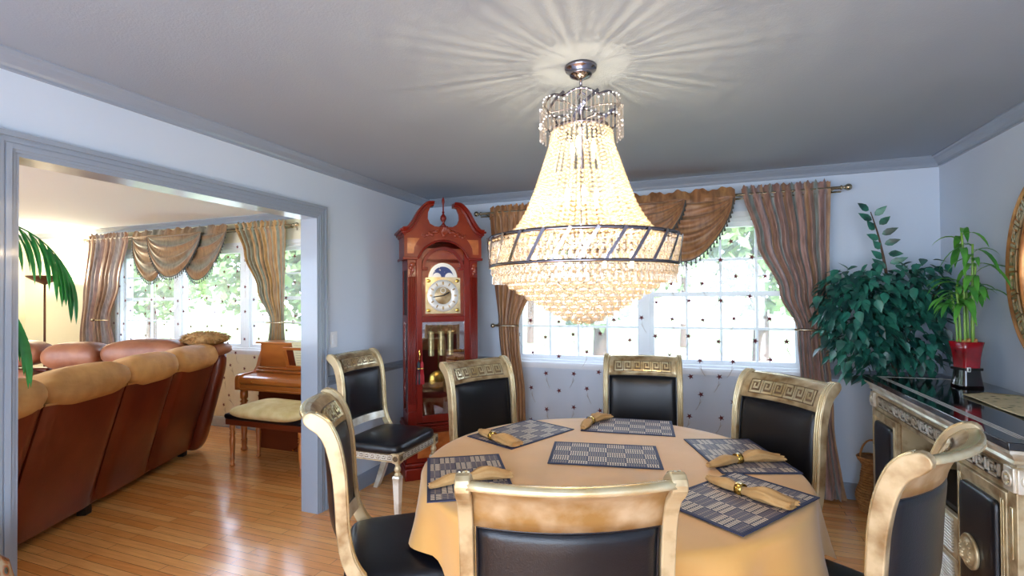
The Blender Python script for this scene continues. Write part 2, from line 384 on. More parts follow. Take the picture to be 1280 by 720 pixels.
run_trim('baseboard_left', base, [((0, OY1+cw), (0, BY), (1, 0)), ((0, FY), (0, OY0-cw), (1, 0))], M_trim)
run_trim('baseboard_back', base, [C_['back']], M_trim)
run_trim('baseboard_right', base, [C_['right']], M_trim)
run_trim('baseboard_living_back', base, [((LX, BY), (-.128, BY), (0, -1))], M_trim)
run_trim('baseboard_living_left', base, [((LX, FY), (LX, BY), (1, 0))], M_trim)
run_trim('trim_8', rail, [((0, OY1+cw), (0, BY), (1, 0)), ((0, FY), (0, OY0-cw), (1, 0))], M_trim)
run_trim('trim_9', rail, [((0, BY), (WD[0]-.05, BY), (0, -1)), ((WD[1]+.05, BY), (RX, BY), (0, -1))], M_trim)
run_trim('trim_10', rail, [C_['right']], M_trim)
# cased opening: jamb lining and casing
mb = MB()
mb.b2(-.136, .008, OY0-.002, OY0+.012, 0, OZ-.014, M_trim); mb.b2(-.136, .008, OY1-.012, OY1+.002, 0, OZ-.014, M_trim); mb.b2(-.136, .008, OY0-.002, OY1+.002, OZ-.014, OZ+.002, M_trim)
struct(mb, 'trim_11')
def casing(name, xf, sgn):
    mb = MB()
    for a, b, t in ((0, cw, .012), (cw-.02, cw, .022), (.012, .03, .017), (.036, .05, .016)):
        x0, x1 = xf, xf+sgn*t
        mb.b2(x0, x1, OY0-b, OY0-a, 0, OZ+a, M_trim); mb.b2(x0, x1, OY1+a, OY1+b, 0, OZ+a, M_trim); mb.b2(x0, x1, OY0-b, OY1+b, OZ+a, OZ+b, M_trim)
    struct(mb, name)
casing('trim_12', 0, 1); casing('trim_13', -.128, -1)

# ------------------------------------------------------------------ windows
def dh_sash(fr, x0, x1, z0, z1, cols, rows, yg, picture=False):
    """one double-hung unit into existing builders"""
    fm, mm, gm = fr
    s = .035
    fm.b2(x0, x0+s, yg-.03, yg+.03, z0, z1, M_white); fm.b2(x1-s, x1, yg-.03, yg+.03, z0, z1, M_white)
    fm.b2(x0+s, x1-s, yg-.0295, yg+.0295, z0, z0+s, M_white); fm.b2(x0+s, x1-s, yg-.0295, yg+.0295, z1-s, z1, M_white)
    zm = (z0+z1)/2
    if not picture: fm.b2(x0+s, x1-s, yg-.028, yg+.028, zm-.02, zm+.02, M_white)
    for i in range(1, cols): 
        x = lerp(x0+s, x1-s, i/cols); mm.b2(x-.009, x+.009, yg-.012, yg+.012, z0+s, z1-s, M_white)
    if not picture:
        for hz0, hz1 in ((z0+s, zm-.02), (zm+.02, z1-s)):
            z = (hz0+hz1)/2; mm.b2(x0+s, x1-s, yg-.0115, yg+.0115, z-.009, z+.009, M_white)
    gm.b2(x0+s, x1-s, yg-.002, yg+.002, z0+s, z1-s, M_glass)
def window(name, op, units, ysign=1, y0=BY):
    x0, x1, z0, z1 = op; fb = MB(); t = .03; e = .001
    ya, yb = (y0, y0+.16) if ysign > 0 else (y0-.15, y0)
    ya += e; yb -= e
    fb.b2(x0+e, x0+t, ya, yb, z0+t, z1-t, M_white); fb.b2(x1-t, x1-e, ya, yb, z0+t, z1-t, M_white); fb.b2(x0+e, x1-e, ya, yb, z1-t, z1-e, M_white)
    fb.b2(x0+e, x1-e, ya, yb, z0+e, z0+t, M_white)
    if ysign > 0:   # inner trim and stool
        w = .045
        fb.b2(x0-w, x0, y0-.014, y0-.0004, z0+.01, z1, M_white); fb.b2(x1, x1+w, y0-.014, y0-.0004, z0+.01, z1, M_white); fb.b2(x0-w, x1+w, y0-.014, y0-.0004, z1, z1+w, M_white)
        fb.b2(x0-w-.01, x1+w+.01, y0-.04, y0-.0004, z0-.012, z0+.01, M_white); fb.b2(x0-w, x1+w, y0-.018, y0-.0004, z0-.045, z0-.012, M_white)
    root = struct(fb, name)
    yg = y0+.08*ysign
    fm, mm, gm = MB(), MB(), MB()
    for i, (a, b, cols, pic) in enumerate(units):
        dh_sash((fm, mm, gm), a, b, z0+t, z1-t, cols, 2, yg, pic)
        if i: fm.b2(units[i-1][1], a, yg-.05, yg+.05, z0+t, z1-t, M_white)
    fm.build('window_frame', M_white, root); mm.build('muntin', M_white, root); gm.build('pane', M_glass, root)
    return root
window('window_1', WD, [(.931, 2.035, 4, False), (2.10, 3.209, 4, False)])
window('window_2', WL, [(-4.59, -3.62, 2, False), (-3.52, -2.50, 1, True), (-2.38, -1.53, 2, False)])
window('added_garden_door_1', (.35, 3.75, .12, 2.3), [(.38, 2.02, 1, True), (2.08, 3.72, 1, True)], -1, FY)  # unseen glass doors behind the camera, added and widened to bring in daylight
window('added_garden_door_2', (-5.4, -1.0, .12, 2.3), [(-5.37, -3.23, 1, True), (-3.17, -1.03, 1, True)], -1, FY)  # second unseen pair, added to bring more daylight into the living room

# ------------------------------------------------------------------ greek key helper
KEY = [(0, 0, 5, 0), (5, 0, 5, 4), (5, 4, 1.4, 4), (1.4, 4, 1.4, 1.6), (1.4, 1.6, 3.4, 1.6), (3.4, 1.6, 3.4, 2.8)]   # one meander, in cells of a 6.4 pitch
def key_strips(u0, u1, v0, v1, n):
    """rectangles (ua,ub,va,vb) of a greek key run filling the box"""
    pu = (u1-u0)/n; cu = pu/6.2; cv = (v1-v0)/5; w = .38; out = []
    for k in range(n):
        o = u0+k*pu
        for a, b, c, d in KEY:
            out.append((o+(min(a, c)-w)*cu+.5*cu, o+(max(a, c)+w)*cu+.5*cu, v0+(min(b, d)-w)*cv+.5*cv, v0+(max(b, d)+w)*cv+.5*cv))
        out.append((o+(-w)*cu+.5*cu, o+(w)*cu+.5*cu, v0+(-w+.5)*cv, v0+(4+w+.5)*cv))
    return out
def key_on(mb, fn, u0, u1, v0, v1, n, m, t=.0025):
    """fn(u, v, t) -> point on surface lifted by t"""
    for a, b, c, d in key_strips(u0, u1, v0, v1, n):
        ks = max(1, int((b-a)/max(1e-6, (u1-u0))*12))
        for q in range(ks):
            x0, x1 = lerp(a, b, q/ks), lerp(a, b, (q+1)/ks)
            lo = [mb.v(fn(x, y, -.001)) for x, y in ((x0, c), (x1, c), (x1, d), (x0, d))]; hi = [mb.v(fn(x, y, t)) for x, y in ((x0, c), (x1, c), (x1, d), (x0, d))]
            mb.f(hi, m)
            for i in range(4): mb.f([lo[i], lo[(i+1) % 4], hi[(i+1) % 4], hi[i]], m)

# ------------------------------------------------------------------ chandelier
CX, CYY = 2.03, 2.01
ch = thing('crystal_chandelier', 'large basket-shaped crystal bead chandelier hanging above the round table', 'chandelier', (CX, CYY, 0))
mb = MB(); mb.lathe([(0, 2.385), (.012, 2.386), (.02, 2.39), (.045, 2.402), (.048, 2.41), (.046, 2.414), (.064, 2.425), (.067, 2.433), (.066, H-.0005)], M_chrome, 32)
cano = mb.build('ceiling_canopy', M_chrome, ch)
mb = MB(); mb.tube([(0, 0, 2.385), (0, 0, 2.33)], .006, M_chrome); mb.tube([(.0, 0, 2.335), (.022, -.006, 2.318), (.03, 0, 2.302)], .004, M_chrome); mb.tube([(-.0, 0, 2.335), (-.018, .006, 2.318), (-.022, 0, 2.302)], .004, M_chrome)
for k in range(3):
    mb.lathe([(.011, -.003), (.013, 0), (.011, .003), (.007, 0), (.011, -.003)], M_chrome, 12, (0, 0, 2.30-.012*k), cap=False)
mb.tube([(0, 0, 2.31), (0, 0, 2.27)], .005, M_chrome)
mb.build('hanging_chain', M_chrome, ch)
mb = MB(); mb.lathe([(.011, 2.275), (.02, 2.27), (.011, 2.262), (.0095, 2.2), (.018, 2.19), (.0095, 2.18), (.0095, 1.66), (.03, 1.65), (.034, 1.63), (.0, 1.62)], M_chrome, 16); mb.build('centre_stem', M_chrome, ch)
def ribbon(mb, P, w, m=None):
    rows_ = []
    for i, p in enumerate(P):
        t = (P[min(i+1, len(P)-1)]-P[max(i-1, 0)]).normalized(); o = Vector((p.x, p.y, 0)).normalized(); s_ = t.cross(o).normalized()
        rows_.append([p+s_*w+o*.0012, p+s_*w-o*.0012, p-s_*w-o*.0012, p-s_*w+o*.0012])
    mb.grid(rows_, M_chrome, False, cv=True)
def band(mb, r, z, h, t=.0025, m=M_chrome, n=72, r2=None, wob=0, k=6):
    r2 = r2 or r; pts = []
    for i in range(n):
        a = 2*pi*i/n; dz = wob*abs(sin(k*a/2)); 
        pts.append([((rr)*cos(a), (rr)*sin(a), zz+dz) for rr, zz in ((r, z), (r+t, z), (r2+t, z+h), (r2, z+h))])
    mb.grid(pts, m, True, cu=True, cv=True)
mb = MB()
band(mb, .150, 2.262, .010, r2=.150, wob=.022, k=7); band(mb, .118, 2.168, .014, r2=.118)
for i in range(7):    # slanted flat scrolls between the crown rings
    a0 = 2*pi*i/7
    P = [Vector((lerp(.152, .121, t)*cos(a0-t*.75)*(1+.22*sin(pi*t)), lerp(.152, .121, t)*sin(a0-t*.75)*(1+.22*sin(pi*t)), lerp(2.285, 2.172, t))) for t in [j/10 for j in range(11)]]
    ribbon(mb, P, .0065)
for i in range(6): a = pi*i/3; mb.tube([(0, 0, 2.265), (.075*cos(a), .075*sin(a), 2.272), (.15*cos(a), .15*sin(a), 2.266)], .0028, M_chrome, 6)
mb.build('crown_frame', M_chrome, ch)
mb = MB(); band(mb, .388, 1.712, .014, r2=.386); band(mb, .386, 1.602, .012, r2=.384)
for i in range(26):
    a0 = 2*pi*i/26
    P = [Vector((lerp(.394, .385, t)*cos(a0-t*.19), lerp(.394, .385, t)*sin(a0-t*.19), lerp(1.722, 1.606, t))) for t in [j/6 for j in range(7)]]
    ribbon(mb, P, .0062)
for i in range(8): a = pi*i/4; mb.tube([(0, 0, 1.70), (.386*cos(a), .386*sin(a), 1.716)], .004, M_chrome, 6)
mb.build('basket_frame', M_chrome, ch)
prof = [(2.165, .121), (2.11, .130), (2.05, .150), (1.98, .172), (1.92, .192), (1.86, .214), (1.80, .246), (1.76, .275), (1.72, .318)]
def rad_at(z):
    for (z0, r0), (z1, r1) in zip(prof, prof[1:]):
        if z >= z1: return lerp(r1, r0, (z-z1)/(z0-z1))
    return prof[-1][1]
def facet(mb, c, r, m, sz=1.0, n=6):
    mb.ball(c, r, m, n, 4, False, sz)
NS = 40
for i in range(NS):
    a = 2*pi*i/NS; mb = MB(); z = 2.16; k = 0
    while z > 1.715:
        r = rad_at(z); rb = lerp(.0074, .0125, (2.165-z)/.45)
        mb.ball((r*cos(a), r*sin(a), z), rb*.93, M_crys, 8, 5, True, .9)
        if z < 1.97: a2 = a+pi/NS; mb.ball((r*cos(a2), r*sin(a2), z-rb*.4), rb*.78, M_crys, 7, 5, True, .9)
        slope = (rad_at(z)-rad_at(z-.02))/.02 if z > 1.74 else 1
        z -= rb*2.0/sqrt(1+slope*slope); k += 1
    mb.build('bead_strand', M_crys, ch, weld=False)
def prismdrop(mb, x, y, z, L, w, a, m=M_crys2):
    """hanging faceted prism: small bead then a long pointed drop"""
    mb.ball((x, y, z-.006), .005, m, 6, 4, False)
    for d, zz0, zz1 in ((w, z-.014, z-.014-L),):
        top = mb.v((x, y, zz0)); bot = mb.v((x, y, zz1)); ring = []
        for rr, q in ((.75, .06), (1, .85)):
            ring.append([mb.v((x+d*rr*cos(a+j*pi/2+pi/4), y+d*rr*sin(a+j*pi/2+pi/4), lerp(zz0, zz1, q))) for j in range(4)])
        for j in range(4):
            mb.f([top, ring[0][j], ring[0][(j+1) % 4]], m); mb.f([ring[0][j], ring[1][j], ring[1][(j+1) % 4], ring[0][(j+1) % 4]], m); mb.f([ring[1][j], bot, ring[1][(j+1) % 4]], m)
for i in range(56):     # crown prisms
    a = 2*pi*i/56; mb = MB(); r = .153+.022*abs(sin(3.5*a)); z = 2.262+.022*abs(sin(3.5*a))
    prismdrop(mb, r*cos(a), r*sin(a), z, .062, .0045, a); prismdrop(mb, r*cos(a), r*sin(a), z-.078, .05, .0045, a)
    mb.build('crown_prism', M_crys2, ch, weld=False)
for i in range(96):     # long drops of the basket rim, two tiers on each string
    a = 2*pi*i/96; mb = MB(); r = .384
    z = 1.712-.0
    for q in range(4): 
        prismdrop(mb, (r-.003*q)*cos(a), (r-.003*q)*sin(a), z, .022, .0065, a); z -= .034
    prismdrop(mb, (r-.014)*cos(a), (r-.014)*sin(a), z+.004, .03, .006, a)
    mb.build('rim_prism_string', M_crys2, ch, weld=False)
mb = MB()               # inner rows of drops and beads that fill the basket behind the rim
for r, n, z0 in ((.362, 90, 1.70), (.335, 80, 1.695)):
    for i in range(n):
        a = 2*pi*i/n
        for q in range(4): prismdrop(mb, r*cos(a), r*sin(a), z0-.036*q, .024, .006, a)
f_ = mb.build('inner_prism_row', M_crys2, ch, weld=False); f_['kind'] = 'stuff'
rows = [(.350, 48, 1.578, .016), (.325, 44, 1.556, .0185), (.292, 40, 1.534, .020), (.258, 35, 1.512, .0205), (.222, 30, 1.490, .021), (.186, 25, 1.468, .021), (.150, 20, 1.446, .0215), (.114, 15, 1.424, .022), (.074, 10, 1.405, .022), (.032, 5, 1.393, .022)]
balls = []
for r, n, z, rb in rows:
    for i in range(n):
        a = 2*pi*(i+.5*(rows.index((r, n, z, rb)) % 2))/n; balls.append((r*cos(a), r*sin(a), z, rb))
balls.sort(key=lambda b: (CX+b[0]-2.47)**2+(CYY+b[1])**2-6*b[3])
rest = MB()
for i, (x, y, z, rb) in enumerate(balls):
    mb = MB() if i < 98 else rest
    mb.ball((x, y, z), rb, M_crys2, 10, 7, True); mb.ball((x, y, z+rb+.003), .0035, M_chrome, 5, 3)
    if i < 98: mb.build('crystal_ball', M_crys2, ch, weld=False)
rest.build('far_crystal_balls', M_crys2, ch, weld=False)['kind'] = 'stuff'
mb = MB(); 
for r, n, z, rb in rows: band(mb, r, z+rb+.003, .003, .002, n=48)
mb.build('basket_ring', M_chrome, ch)
# bulbs on small arms
def bulb(x, y, z, e):
    b = MB(); b.lathe([(0, .048), (.004, .042), (.009, .028), (.0115, .014), (.009, .003), (.006, 0)][::-1], M_bulb, 10, (x, y, z)); o = b.build('bulb', M_bulb, ch)
    s_ = MB(); s_.lathe([(.008, -.03), (.008, 0), (.0, 0)], M_white, 10, (x, y, z)); s_.tube([(x*.25, y*.25, z-.03), (x*.6, y*.6, z-.045), (x, y, z-.03)], .003, M_chrome, 6); s_.build('bulb_socket', M_white, o)
    l = lamp('bulb_light', 'POINT', (CX+x, CYY+y, z+(.06 if abs(z-1.89) > .01 else -.07)), e, (1, .77, .49), shadow_soft_size=.007); return o
for i in range(3): a = 2*pi*i/3+.5; bulb(.052*cos(a), .052*sin(a), 2.09, .55)
for i in range(4): a = 2*pi*i/4+.35; bulb(.060*cos(a), .060*sin(a), 1.89, 2.9)
for i in range(6): a = 2*pi*i/6+.2; bulb(.20*cos(a), .20*sin(a), 1.62, 1.2)

# ------------------------------------------------------------------ dining chairs
SP = [(.02, .420), (-.06, .440), (-.125, .49), (-.168, .57), (-.186, .67), (-.192, .78), (-.200, .88), (-.218, .97), (-.248, 1.035), (-.290, 1.070)]
SPL = [(p.x, p.y) for p in spline([(a, b, 0) for a, b in SP], 5)]
TH = lambda t: pl(t, [(0, .018), (.12, .024), (.5, .021), (.8, .024), (.95, .028), (1, .025)])
def post_outline():
    n = len(SPL); F, B = [], []
    for i, (y, z) in enumerate(SPL):
        a = SPL[max(i-1, 0)]; b = SPL[min(i+1, n-1)]; dy, dz = b[0]-a[0], b[1]-a[1]; L = hypot(dy, dz); ny, nz = dz/L, -dy/L; w = TH(i/(n-1))
        F.append((y+ny*w, z+nz*w)); B.append((y-ny*w, z-nz*w))
    # rounded curl end
    ty, tz = SPL[-1]; a = SPL[-2]; ang = atan2(tz-a[1], ty-a[0]); w = TH(1); tip = []
    for k in range(1, 6): q = ang-pi/2+pi*k/6; tip.append((ty+w*cos(q), tz+w*sin(q)))
    # front side is at ang-90 or +90: choose so outline stays simple
    d0 = hypot(F[-1][0]-tip[0][0], F[-1][1]-tip[0][1]); d1 = hypot(F[-1][0]-tip[-1][0], F[-1][1]-tip[-1][1])
    if d1 < d0: tip.reverse()
    return F+tip+B[::-1]
def centre_at(z):
    for (y0, z0), (y1, z1) in zip(SPL, SPL[1:]):
        if z0 <= z <= z1 and z1 > z0: return lerp(y0, y1, (z-z0)/(z1-z0))
    return SPL[-1][0] if z > SPL[-1][1] else SPL[0][0]
BOW = .042
def back_pt(u, z, off):
    """point on the bowed back: u -1..1 across, off forward of the centre surface"""
    y = centre_at(z); y2 = centre_at(z+.01); y1 = centre_at(z-.01); sl = (y2-y1)/.02; L = sqrt(1+sl*sl)
    b = BOW*(1-u*u)
    return (u*.228, y-b+off/L, z-off*sl/L)
def make_chair(label):
    t = thing('dining_chair', label, 'chair', group=None)
    ol = post_outline()
    for s in (-1, 1):
        mb = MB(); x0, x1 = s*.219, s*.254
        mb.prism(ol, min(x0, x1), max(x0, x1), M_gold, 'yz', bev=.004)
        # fluted front: two raised beads following the front face
        n = len(SPL); fr = ol[:n]
        for xx in (.2265, .2365, .2465): mb.tube([(s*xx, y, z) for y, z in fr[2:]], .0040, M_gold_l, 6)
        # burl side inlay is the side face itself
        mb.build('back_post', M_gold, t)
    # crest rail
    mb = MB(); prof_z = [.955, .985, 1.01, 1.035, 1.055, 1.066]; nu = 17; us = [-1+2*i/(nu-1) for i in range(nu)]
    def crest(u, z, off):
        p = back_pt(u, z, off); return p
    cs = []
    for u in us:
        F = [crest(u, z, .013) for z in prof_z]; B = [crest(u, z, -.013) for z in prof_z[::-1]]
        yt = centre_at(1.066)-BOW*(1-u*u); roll = [(u*.228, yt-.004, 1.079), (u*.228, yt-.016, 1.083), (u*.228, yt-.028, 1.078), (u*.228, yt-.030, 1.066)]
        cs.append(F+roll+B)
    k = len(cs[0]); V = [[mb.v(p) for p in r] for r in cs]
    nf, nr = len(prof_z), 4
    for i in range(nu-1):
        for j in range(k):
            jj = (j+1) % k; m_ = M_gold if j < nf-1 else (M_gold_l if j < nf+nr-1 else M_burl)
            mb.f([V[i][j], V[i][jj], V[i+1][jj], V[i+1][j]], m_, True)
    mb.f(V[0], M_gold); mb.f(list(reversed(V[-1])), M_gold); bmesh.ops.recalc_face_normals(mb.bm, faces=mb.bm.faces)
    crest_o = mb.build('crest_rail', M_gold, t)
    mb = MB(); g = [[crest(u, z, .0145) for z in (.975, .995, 1.015, 1.04)] for u in [-.82+1.64*i/12 for i in range(13)]]
    mb.grid(g, M_fretbg, True); key_on(mb, lambda u, z, tt: crest(u, z, .0145+tt), -.8, .8, .978, 1.037, 6, M_gold_l, .004)
    mb.build('greek_key_carving', M_gold_l, crest_o)
    # leather back: front and rear pads
    for nm, sg in (('back_cushion', 1), ('back_panel', -1)):
        mb = MB(); pts = []; nu2, nz2 = 15, 15
        for i in range(nu2):
            u = -.93+1.86*i/(nu2-1); row = []
            for j in range(nz2):
                v = j/(nz2-1); z = lerp(.615, .952, v); e = 1-max(abs(u)/.93, abs(2*v-1))**6; e2 = sqrt(max(0, e)); 
                off = sg*(.010+(.026 if sg > 0 else .016)*e2*(1-.25*(u/.93)**2-.25*(2*v-1)**2)); row.append(back_pt(u, z, off))
            pts.append(row)
        V = mb.grid(pts, M_leather, True, flip=(sg > 0))
        rim = [V[0][j] for j in range(nz2)]+[V[i][-1] for i in range(1, nu2)]+[V[-1][j] for j in range(nz2-2, -1, -1)]+[V[i][0] for i in range(nu2-2, 0, -1)]
        loop = [v.co.copy() for v in rim]; bk = [mb.bm.verts.new(c-Vector((0, sg*.012, 0))) for c in loop]
        for i in range(len(rim)): mb.f([rim[i], rim[(i+1) % len(rim)], bk[(i+1) % len(rim)], bk[i]], M_leather)
        bmesh.ops.recalc_face_normals(mb.bm, faces=mb.bm.faces)
        cu = mb.build(nm, M_leather, t)
        pp = MB(); pp.tube(loop+[loop[0]], .0035, M_leather, 6, cap=False); pp.build('piping', M_leather, cu)
    # lower back rail
    mb = MB(); cs = []
    for u in us: cs.append([back_pt(u, .56, .012), back_pt(u, .612, .012), back_pt(u, .612, -.012), back_pt(u, .56, -.012)])
    mb.grid(cs, M_silver, False, cv=True); bmesh.ops.recalc_face_normals(mb.bm, faces=mb.bm.faces); mb.build('back_rail', M_silver, t)
    # seat frame with key-carved rails and corner rosettes
    mb = MB(); 
    mb.box((0, .262, .425), (.44, .03, .062), M_gold, .004); mb.box((0, -.145, .425), (.44, .03, .062), M_gold, .004)
    for s in (-1, 1): mb.box((s*.24, .06, .425), (.03, .40, .062), M_gold, .004)
    for s in (-1, 1):
        mb.box((s*.238, .26, .425), (.052, .052, .066), M_gold, .004)
        for rot, c in ((Matrix.Rotation(R(-90), 4, 'X'), (s*.238, .287, .425)), (Matrix.Rotation(R(90*s), 4, 'Y'), (s*.265, .26, .425))):
            T = Matrix.Translation(c) @ rot; mb.T = T; mb.lathe([(.018, 0), (.018, .003), (.012, .005), (.012, .002), (.005, .002), (.004, .006), (0, .006)], M_fretbg, 14); mb.T = None
    sf = mb.build('seat_frame', M_gold, t)
    mb = MB()
    mb.box((0, .2775, .425), (.40, .0015, .042), M_fretbg); key_on(mb, lambda u, v, tt: (u, .278+tt, v), -.2, .2, .407, .443, 9, M_silver, .0025)
    for s in (-1, 1):
        mb.box((s*.2555, .05, .425), (.0015, .36, .042), M_fretbg); key_on(mb, lambda u, v, tt: (s*(.256+tt), u, v), -.13, .23, .407, .443, 8, M_silver, .0025)
    mb.build('greek_key_carving', M_silver, sf)
    # seat cushion
    mb = MB(); mb.sell((0, .045, .472), (.525, .475, .085), .45, .28, M_leather, 40, 14, fn=lambda x, y, z: (x, y, z+(.016*(1-(x/.27)**2)*(1-(y/.25)**2) if z > 0 else 0)))
    mb.build('seat_cushion', M_leather, t)
    # front legs: turned neck, square tapered shaft
    for s in (-1, 1):
        mb = MB(); c = (s*.238, .26, 0)
        mb.lathe([(.018, .392), (.021, .387), (.014, .378), (.018, .366), (.023, .352), (.019, .338), (.013, .33), (.021, .322), (.023, .314), (.018, .308)], M_gold, 20, c)
        mb.lathe([(.019, .0), (.021, .012), (.033, .285), (.036, .297), (.030, .309), (.014, .314)], M_silver, 4, c, sm=False)
        mb.build('leg', M_silver, t)
    # sabre back legs
    for s in (-1, 1):
        mb = MB(); P = spline([(s*.235, -.10, .41), (s*.235, -.135, .33), (s*.237, -.175, .2), (s*.24, -.225, .07), (s*.242, -.255, 0)], 4)
        cs = []
        for i, p in enumerate(P):
            w, d = .02, lerp(.03, .018, i/(len(P)-1)); cs.append([(p.x-w, p.y-d, p.z), (p.x+w, p.y-d, p.z), (p.x+w, p.y+d, p.z), (p.x-w, p.y+d, p.z)])
        V = mb.grid(cs, M_silver, False, cv=True); mb.f(V[0], M_silver); mb.f(V[-1], M_silver); bmesh.ops.recalc_face_normals(mb.bm, faces=mb.bm.faces)
        mb.build('leg', M_silver, t)
    return t
TX, TY = 2.08, 2.20
GRP = None
chairs = [  # ear mid-point, facing direction, label
    ((2.205, 1.065), (-.345, .939), 'gilt chair nearest the viewer, black leather back and full crest rail facing out'),
    ((1.085, 1.541), (.819, .574), 'gilt chair seen edge-on between the table and the cased opening'),
    ((.05, 3.04), (1, 0), 'spare black leather chair against the wall under the light switch'),
    ((1.125, 2.89), (.88, -.475), 'gilt chair at the table directly in front of the grandfather clock'),
    ((2.12, 3.45), (.08, -.997), 'gilt chair at the far side of the table, centred before the window'),
    ((2.892, 2.76), (-.758, -.652), 'gilt chair at the table in front of the right drape, angled inward'),
    ((3.12, 1.695), (-.842, .554), 'gilt chair seen from behind, close beside the black-topped sideboard'),
]
proto = None
for (ex, ey), (fx, fy), lb in chairs:
    L = hypot(fx, fy); fx, fy = fx/L, fy/L; ang = atan2(fy, fx)-pi/2
    loc = (ex+fx*.292, ey+fy*.292, 0)
    if proto is None:
        proto = make_chair(lb); proto.location = loc; proto.rotation_euler = (0, 0, ang)
    else: dup(proto, loc, ang, lb)

# ------------------------------------------------------------------ table, cloth, mats, napkins
tb = thing('round_dining_table', 'round dining table hidden under a gold cloth in the middle of the room', 'table', (TX, TY, 0))
mb = MB(); mb.lathe([(.0, .715), (.765, .715), (.785, .722), (.788, .742), (.78, .7525), (.0, .7525)], M_gold, 64); mb.build('tabletop', M_gold, tb)
mb = MB(); mb.lathe([(.11, .02), (.10, .12), (.07, .18), (.06, .3), (.085, .45), (.09, .52), (.06, .6), (.13, .69), (.2, .715)], M_gold, 28)
mb.build('pedestal', M_gold, tb)
for k in range(4):
    a = pi/4+k*pi/2; mb = MB(); mb.tube([(c*cos(a), c*sin(a), z) for c, z in ((.05, .2), (.18, .15), (.3, .07), (.38, .03))], [.05, .042, .034, .03], M_gold, 10); mb.build('foot', M_gold, tb)
mb = MB(); rows_ = []; N = 180
random.seed(3); ph = [random.uniform(0, 6.28) for _ in range(4)]
CA = [atan2(ey-TY, ex-TX) for (ex, ey), _, _ in chairs if ex > .5]
def fold(a): return .55*sin(13*a+ph[0])+.3*sin(8*a+ph[1])+.25*sin(21*a+ph[2])
for i, (r, z) in enumerate([(0.001, 0), (.3, 0), (.55, 0), (.7, 0), (.775, 0), (.792, -.003), (.801, -.012), (.804, -.03), (.806, -.08), (.81, -.14), (.815, -.2), (.82, -.25)]):
    row = []
    for j in range(N):
        a = 2*pi*j/N; f = fold(a); d = max(0, (i-6)/5); q = d**1.1; near = min(abs((a-ca+pi) % (2*pi)-pi) for ca in CA); hem = .84+.26*min(1, max(0, (near-.30)/.16))
        rr = r+q*(.012+.062*f*(.55+.45*min(1, max(0, (near-.25)/.2)))); zz = .7545+z*(hem if d > 0 else 1)*(1+.03*f)
        if i <= 4: zz += .0009*sin(r*25+3*a)*sin(5*a+r*9)*(1 if 0 < i < 4 else 0)
        row.append((rr*cos(a), rr*sin(a), zz))
    rows_.append(row)
mb.grid(rows_, M_cloth, True, cv=True); bmesh.ops.recalc_face_normals(mb.bm, faces=mb.bm.faces)
tc_ = mb.build('tablecloth', M_cloth, None, (TX, TY, 0)); tag(tc_, 'plain gold tablecloth draped over the round table with a wavy hem', 'tablecloth')
mats = [((2.065, 2.28), 10, 0, 'woven navy and beige placemat alone in the centre of the table'),
        ((1.585, 1.83), -60, 0, 'checkered placemat nearest the chair at the left, its corner past the table edge'),
        ((1.585, 2.50), 66, 0, 'checkered placemat before the chair in front of the clock'),
        ((2.10, 2.825), 6, 0, 'checkered placemat before the far chair in front of the window'),
        ((2.635, 2.475), -71, 0, 'checkered placemat before the chair in front of the right drape, partly under another mat'),
        ((2.60, 1.925), 55, .004, 'checkered placemat before the chair beside the sideboard, overlapping its neighbour')]
for (x, y), a, dz, lb in mats:
    mb = MB(); w, d, b = .245, .163, .013
    mb.b2(-w+b, w-b, -d+b, d-b, -.0015, .0012, M_mat)
    for x0, x1, y0, y1 in ((-w, w, -d, -d+b), (-w, w, d-b, d), (-w, -w+b, -d+b, d-b), (w-b, w, -d+b, d-b)): mb.b2(x0, x1, y0, y1, -.002, .0018, M_navy)
    o = mb.build('placemat', M_mat, None, (x, y, .7582+dz), (0, 0, R(a))); tag(o, lb, 'placemat', 'woven placemats on the round table')
def napkin(x0, y0, x1, y1, lb, dz=0, fl=1):
    L = hypot(x1-x0, y1-y0); an = atan2(y1-y0, x1-x0); z = .7625+dz
    mb = MB(); rings = []; n = 26; k = 28
    for i in range(n+1):
        t = i/n; xx = (t-.5)*L
        w = pl(t, [(0, .014), (.08, .024), (.25, .029), (.40, .020), (.47, .0165), (.52, .0165), (.66, .032), (.88, .043), (1, .036)]); h = pl(t, [(0, .010), (.3, .02), (.45, .015), (.52, .015), (.7, .024), (1, .012)])
        ring = []
        for j in range(k):
            q = 2*pi*j/k; rp = 1+.14*sin(7*q+t*5)*(1.2 if t > .55 else .4)+.08*sin(11*q-t*9)*(t > .5); yy = w*cos(q)*rp; zz = h*sin(q)*rp
            ring.append((xx+.006*sin(9*q)*(t in (0, 1)), yy+fl*.02*sin(t*pi*1.1), max(zz, -h*.8)+h*.8+.0005))
        rings.append(ring)
    V = mb.grid(rings, M_napkin, True, cv=True); mb.f(list(reversed(V[0])), M_napkin); mb.f(V[-1], M_napkin)
    t_ = mb.build('rolled_napkin', M_napkin, None, ((x0+x1)/2, (y0+y1)/2, z), (0, 0, an)); tag(t_, lb, 'napkin', 'rolled napkins on the placemats')
    rg = MB(); T = Matrix.Translation((-.015*L/.34, fl*.0195, .0145)) @ Matrix.Rotation(R(90), 4, 'Y'); rg.T = T
    rg.lathe([(.0185, -.012), (.0225, -.013), (.0215, -.005), (.024, 0), (.0215, .005), (.0225, .013), (.0185, .012), (.0185, -.012)], M_brass, 28, cap=False)
    rg.T = None; rg.sell((-.015, fl*.0195, .036), (.02, .016, .009), .8, .8, M_gold_l, 10, 6)
    r_ = rg.build('napkin_ring', M_brass, None, ((x0+x1)/2, (y0+y1)/2, z), (0, 0, an)); tag(r_, 'gold napkin ring around the '+lb, 'napkin ring', 'napkin rings')
